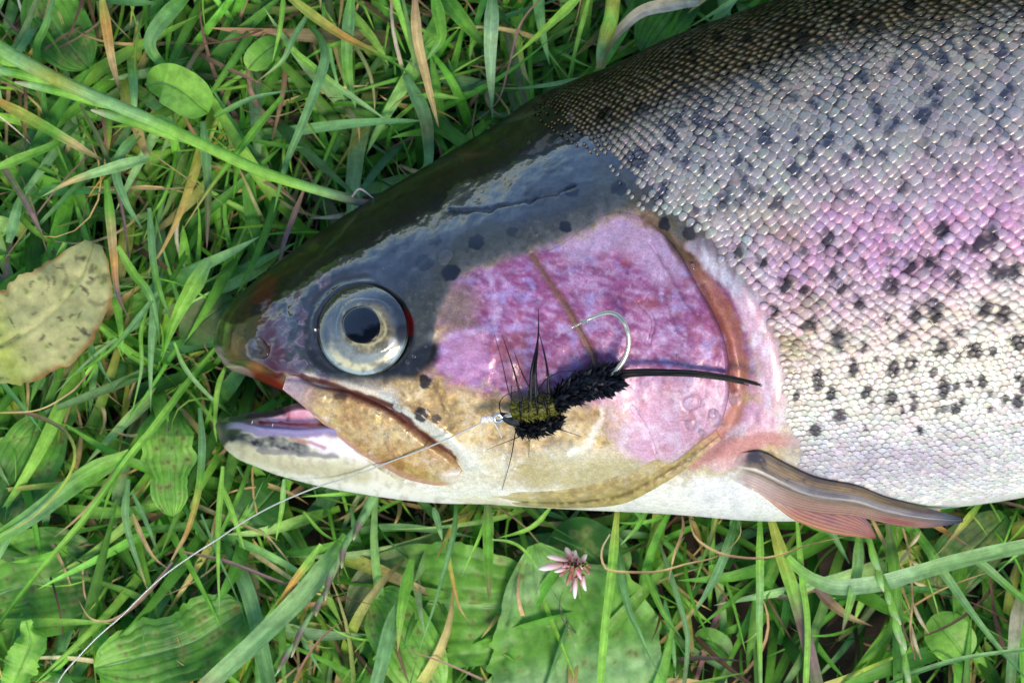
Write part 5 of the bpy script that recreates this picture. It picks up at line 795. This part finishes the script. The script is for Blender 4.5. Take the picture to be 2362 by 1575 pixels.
r4 = stem('yellow_stem', [(1416, -25), (1410, 40), (1398, 80), (1386, 120), (1383, 158)], [17, 17, 18, 12, 7], 'yyGyps', [270, 276, 280, 280, 272], 'fat yellow-green grass stem beside the dry cream blade above the fish', 'grass stem')
r5 = stem('dry_seed_head', [(2082, 1215), (2098, 1280), (2104, 1380), (2100, 1450), (2110, 1520)], [3, 3, 3, 3, 2], 'ssbsb', [230, 245, 250, 250, 245], 'dry straw seed head hanging right of the upright green seed head', 'grass seed head', M_dry)
for a_, b_ in [((2096, 1262), (2124, 1225)), ((2096, 1270), (2076, 1300)), ((2100, 1290), (2130, 1310)), ((2104, 1385), (2142, 1460)), ((2102, 1440), (2125, 1520)), ((2106, 1340), (2136, 1350))]: spikelet(r5, a_, b_, 9, 252, 'sws')

# --- broad leaves
def leaf(name, pts, wid, cs, zs, label, cat, wave=6, fold=.15, edge=0.0, ribs=5, seed=0, prof=None, mat=None, dry=0.0, ribcol='p', over=False):
    n, m = 96, 61; c = catmull(pts, n); s = np.linspace(0, 1, n); z = np.interp(s, np.linspace(0, 1, len(zs)), zs); t = np.gradient(c, axis=0); t /= np.linalg.norm(t, axis=1)[:, None]; nr = np.stack([-t[:, 1], t[:, 0]], -1); e = np.linspace(-1, 1, m)
    pf = prof or [(0, .08), (.08, .25), (.3, .85), (.55, 1), (.8, .78), (.93, .42), (1, .02)]; P_ = catmull(pf, 200); pw = np.interp(s, np.maximum.accumulate(P_[:, 0]), P_[:, 1]).clip(.01, None)
    hw = wid / 2 * pw; ew = 1 + edge * fbm(s * 900, seed * 40. + 0 * s, 110, seed, 3)[:, None] * np.where(e > 0, 1, .8)[None] + edge * fbm(s * 900 + 999, seed * 40. + 0 * s, 110, seed, 3)[:, None] * (e < 0)[None]
    off = hw[:, None] * e[None] * ew; x = c[:, None, 0] + nr[:, None, 0] * off; y = c[:, None, 1] + nr[:, None, 1] * off
    rib = np.cos(e * math.pi * (ribs + 1)) if ribs else 0 * e
    zz = z[:, None] + fold * hw[:, None] * np.abs(e)[None] + wave * fbm(x, y, 90, seed + 5, 3) + 1.1 * rib[None] * np.sin(s * math.pi)[:, None] + wave * 1.2 * np.sin(s * 14 + seed)[:, None] * (e ** 2)[None] * edge * 5 - 5 * np.exp(-(e / .06) ** 2)[None]
    if not over: zz = under_fish(x, y, zz)
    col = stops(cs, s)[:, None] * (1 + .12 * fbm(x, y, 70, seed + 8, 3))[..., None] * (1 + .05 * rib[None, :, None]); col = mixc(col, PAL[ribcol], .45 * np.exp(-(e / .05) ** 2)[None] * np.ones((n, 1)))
    if ribs >= 2:
        for kk, e0 in enumerate((.27, .55, .8)):
            vv_ = np.exp(-((np.abs(e) - e0) / .028) ** 2)[None] * np.ones((n, 1)); col = mixc(col, PAL['d'], .35 * vv_); zz = zz - 2 * vv_ * sm(.02, .3, s)[:, None]
    cv = sm(.1, .0, np.abs(fbm(x * .7 + y * .7, y * .7 - x * .7, 42, seed + 3, 2))); col = mixc(col, PAL['d'], .16 * cv); col = mixc(col, PAL['P'], .12 * sm(.2, .6, fbm(x, y, 26, seed + 6, 3)))
    rg = np.random.default_rng(seed + 77)
    if wid > 120:
        for _ in range(26):
            i_, se = rg.integers(8, 90), rg.uniform(-.9, .9); q_ = c[i_] + nr[i_] * hw[i_] * se; r_ = rg.uniform(3, 9); dd = np.hypot(x - q_[0] + 4 * fbm(x, y, 9, seed, 2), y - q_[1] + 4 * fbm(x, y, 9, seed + 1, 2))
            col = mixc(col, (70, 66, 40), .8 * sm(r_, r_ * .3, dd)); col = mixc(col, (150, 160, 90), .35 * sm(r_ * 2.4, r_, dd))
    if dry:
        for _ in range(int(16 * dry)):
            sx, se = rg.uniform(.1, .95), rg.uniform(-.85, .85); a0 = rg.uniform(0, 3.1); px_ = c[int(sx * 95)] + nr[int(sx * 95)] * hw[int(sx * 95)] * se; L_ = rg.choice([3, 5, 8, 14, 24]); d_ = np.array([math.cos(a0), math.sin(a0)]) * L_; wd_ = rg.uniform(2, 8); col = mixc(col, (62, 46, 42), rg.uniform(.3, .9) * sm(wd_, wd_ * .2, pdist(x + 9 * fbm(x, y, 18, 5, 3), y + 9 * fbm(x, y, 18, 6, 3), [px_ - d_, px_ + d_ * .2 + d_[::-1] * .3, px_ + d_])[0]))
    col = mixc(col, (150, 112, 60), dry * .7 * sm(.82, 1, np.abs(e))[None] * np.ones((n, 1)) * np.clip(.5 + fbm(x, y, 50, seed, 2), 0, 1))
    root = empty(name, W(c[0, 0], c[0, 1], z[0]), label, cat); V1 = W(x, y, zz).reshape(-1, 3); uvw = np.stack([x / 60, y / 60, 0 * x], -1)
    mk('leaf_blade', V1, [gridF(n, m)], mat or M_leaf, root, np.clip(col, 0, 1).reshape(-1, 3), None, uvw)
    zc = under_fish(c[:, 0], c[:, 1], z - 9) if not over else z; V, F = tube(W(c[:, 0], c[:, 1], zc + 1), np.interp(s, [0, 1], [4.5, 1.2]) * S, 6); mk('midrib', V, [F], M_grass, root, PALL[ribcol] * .9, None, np.zeros((len(V), 3)))
    return root
OV = [(0, .3), (.12, .62), (.35, .95), (.6, 1), (.82, .8), (.94, .46), (1, .03)]; RD = [(0, .1), (.06, .5), (.25, .92), (.5, 1), (.75, .93), (.92, .6), (1, .05)]
leaf('dead_leaf', [(215, 560), (185, 640), (140, 700), (70, 760), (-10, 800), (-60, 830)], 222, 'nkkkkyk', (255, 262, 262, 262, 258, 250), 'yellowing leaf with dark scars and brown edges lying at the left edge', 'leaf', wave=14, fold=.05, edge=.2, ribs=0, seed=2, dry=1.7, prof=[(0, .2), (.1, .5), (.35, .85), (.6, 1), (.8, .95), (1, .6)], mat=leaf_mat('dead_leaf_skin', rough=.6, stripes=False, transl=.1, spots=.85), ribcol='k')
leaf('dark_leaf', [(75, -60), (100, 0), (130, 60), (175, 120), (205, 160)], 150, 'dgdg', (165, 180, 185, 180, 170), 'large dark green pointed leaf at the top left corner behind the stems', 'leaf', wave=5, seed=3, ribs=3)
leaf('clover_leaf', [(338, 195), (375, 190), (420, 210), (455, 238), (480, 262)], 100, 'gGGg', (200, 255, 268, 268, 262), 'bright green rounded leaf folded along its length below the folded blade', 'leaf', wave=3, fold=.5, ribs=0, seed=4, prof=RD)
leaf('plantain_leaf', [(390, 945), (385, 1000), (388, 1070), (392, 1130), (398, 1190)], 128, 'dgGggG', (180, 225, 240, 240, 235), 'green plantain leaf with wavy lobes and a brown scar below the snout', 'leaf', wave=6, edge=.2, seed=5, prof=[(0, .5), (.2, .95), (.45, 1), (.62, .72), (.8, .66), (.95, .4), (1, .05)])
leaf('broad_green_leaf', [(-60, 1400), (20, 1360), (110, 1340), (190, 1330), (250, 1320)], 250, 'Gggdd', (150, 165, 165, 160, 150), 'large bright green leaf at the left edge under the long stems', 'leaf', wave=9, seed=6, prof=OV)
leaf('wavy_leaf', [(218, 1540), (300, 1520), (380, 1500), (460, 1470), (540, 1420), (570, 1400)], 175, 'Ggdgd', (232, 225, 220, 215, 205, 190), 'deep green leaf with a ruffled edge at the bottom left', 'leaf', wave=8, edge=.25, seed=7, prof=RD)
leaf('plantain_leaf', [(1245, 1400), (1170, 1400), (1080, 1400), (990, 1390), (900, 1380), (800, 1420)], 290, 'ggggnn', (160, 178, 180, 172, 160, 145), 'broad plantain leaf with dark holes lying sideways left of the clover flower', 'leaf', wave=12, fold=.04, edge=.09, ribs=5, seed=8, prof=[(0, .35), (.15, .8), (.4, 1), (.7, .85), (.9, .5), (1, .1)])
leaf('plantain_leaf', [(1232, 1255), (1262, 1340), (1300, 1420), (1330, 1520), (1350, 1640)], 390, 'gpggpg', (196, 205, 205, 200, 190), 'big pale green ribbed plantain leaf right of the clover flower with a brown edge', 'leaf', wave=14, fold=.04, dry=.2, ribs=5, edge=.16, seed=9, prof=[(0, .08), (.12, .35), (.35, .78), (.6, 1), (.85, 1.05), (1, .9)])
leaf('small_plantain_leaf', [(1010, 1600), (970, 1540), (930, 1470), (890, 1400), (860, 1370)], 150, 'GGggg', (195, 200, 198, 190, 180), 'smaller spotted leaf overlapping the left side of the sideways plantain', 'leaf', wave=6, ribs=2, seed=10, prof=RD)
leaf('clover_leaf', [(2150, 1420), (2175, 1450), (2205, 1485), (2228, 1520)], 105, 'GgGg', (180, 195, 195, 185), 'rounded bright green leaf low in the turf at the lower right', 'leaf', wave=3, ribs=0, seed=11, prof=RD)
leaf('round_leaf', [(140, 960), (90, 1020), (50, 1090), (20, 1160), (10, 1210)], 150, 'dgdd', (165, 180, 185, 185, 180), 'dull green oval leaf at the left edge inside the hooked stem', 'leaf', wave=6, ribs=2, seed=12, prof=RD)
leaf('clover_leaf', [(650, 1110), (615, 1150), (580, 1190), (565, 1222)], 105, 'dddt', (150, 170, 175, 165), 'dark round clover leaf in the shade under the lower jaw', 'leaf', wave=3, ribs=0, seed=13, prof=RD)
leaf('olive_leaf', [(540, 690), (500, 715), (460, 745), (425, 795)], 84, 'dnnd', (170, 185, 195, 190), 'olive brown leaf partly hidden behind the snout', 'leaf', wave=6, ribs=0, seed=14, prof=OV)
leaf('lobed_leaf', [(60, 1430), (70, 1480), (50, 1530), (20, 1600)], 70, 'GGGG', (262, 268, 262, 250), 'small bright lobed leaf at the bottom left corner', 'leaf', wave=8, edge=.6, ribs=0, seed=15, prof=OV)
leaf('clover_leaf', [(648, 95), (615, 115), (590, 138), (572, 160)], 62, 'dgG', (200, 212, 215, 210), 'little rounded leaf between the blades near the top edge', 'leaf', wave=2, ribs=0, seed=16, prof=RD)
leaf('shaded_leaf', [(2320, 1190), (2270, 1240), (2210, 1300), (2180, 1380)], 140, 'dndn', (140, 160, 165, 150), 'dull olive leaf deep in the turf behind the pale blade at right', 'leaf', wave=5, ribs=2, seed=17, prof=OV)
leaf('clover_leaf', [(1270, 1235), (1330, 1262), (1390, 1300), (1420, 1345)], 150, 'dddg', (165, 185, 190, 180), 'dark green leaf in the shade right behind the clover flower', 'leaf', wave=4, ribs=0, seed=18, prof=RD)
leaf('dark_leaf', [(1480, 120), (1520, 60), (1560, 10), (1600, -50)], 110, 'dgdd', (190, 205, 205, 195), 'dark green leaf behind the dry cream blade at the top', 'leaf', wave=4, ribs=2, seed=19, prof=RD)
leaf('clover_leaf', [(1600, 1480), (1630, 1475), (1660, 1490), (1680, 1512)], 60, 'dgd', (110, 122, 122, 115), 'tiny round leaf on the dark soil at the lower right', 'leaf', wave=2, ribs=0, seed=20, prof=RD)

# --- clover flower
fl = empty('clover_flower', W(1320, 1300, 230), 'fading pink and white clover flower head above the plantain leaves', 'flower'); V, F = tube(W(np.array([1345, 1335, 1325.]), np.array([1420, 1360, 1305.]), np.array([150, 220, 290.])), 5 * S, 8); mk('stalk', V, [F], M_petal, fl, lin((96, 130, 60)))
rg = np.random.default_rng(3)
FLO = [((1312, 1292), (1262, 1282), 16, 'w'), ((1300, 1300), (1243, 1312), 22, 'w'), ((1320, 1285), (1305, 1262), 18, 'w'), ((1318, 1290), (1308, 1278), 15, 'p'), ((1330, 1290), (1328, 1268), 13, 'w'), ((1335, 1300), (1330, 1280), 14, 'p'), ((1345, 1298), (1354, 1278), 15, 'w'), ((1312, 1300), (1294, 1305), 15, 'p'), ((1306, 1308), (1278, 1318), 15, 'w'), ((1316, 1308), (1290, 1328), 13, 'm'), ((1322, 1312), (1308, 1350), 14, 'm'), ((1328, 1314), (1325, 1352), 14, 'm'), ((1328, 1330), (1326, 1380), 15, 'w'), ((1338, 1312), (1340, 1350), 13, 'm'), ((1346, 1325), (1352, 1362), 14, 'w'), ((1345, 1305), (1358, 1325), 14, 'm'), ((1350, 1300), (1362, 1308), 12, 'm'), ((1330, 1305), (1334, 1322), 14, 'r'), ((1320, 1302), (1316, 1316), 13, 'r'), ((1338, 1300), (1350, 1316), 12, 'm'), ((1310, 1296), (1284, 1294), 11, 'm'), ((1322, 1322), (1314, 1362), 11, 'm')]
CF = {'w': [(140, 96, 74), (236, 204, 204), (250, 246, 240)], 'p': [(130, 74, 70), (220, 160, 178), (238, 205, 214)], 'm': [(128, 134, 70), (144, 82, 80), (196, 150, 138)], 'r': [(120, 120, 60), (170, 70, 84), (190, 110, 110)]}
for _ in range(20):
    t_ = rg.uniform(0, 6.28); q_ = rg.uniform(6, 24); FLO.append(((1324 + 6 * math.cos(t_), 1303 + 6 * math.sin(t_)), (1324 + q_ * 1.5 * math.cos(t_), 1306 + q_ * 1.5 * math.sin(t_)), rg.uniform(9, 13), rg.choice(['m', 'w', 'r', 'p'])))
for a_, b_, w_, k in FLO:
    a_ = np.array(a_, float); b_ = np.array(b_, float); s = np.linspace(0, 1, 12); c = a_ + (b_ - a_) * s[:, None]; c[:, 0] += 2 * np.sin(s * 3) * rg.normal(); zb = 296 + rg.uniform(-6, 14) + (10 if k in 'pr' else 0) - 20 * s
    V, F = tube(W(c[:, 0], c[:, 1], zb), w_ * S / 2 * .78 * (.35 + .65 * np.sin(np.clip(s * .85 + .1, 0, 1) * math.pi) ** .8) * (1 - .6 * sm(.85, 1, s)), 8); cc = lin(CF[k]); col = np.stack([np.interp(s, [0, .5, 1], cc[:, q]) for q in range(3)], -1)
    mk('floret', V, [F], M_petal, fl, np.repeat(col[:, None], 8, 1).reshape(-1, 3))
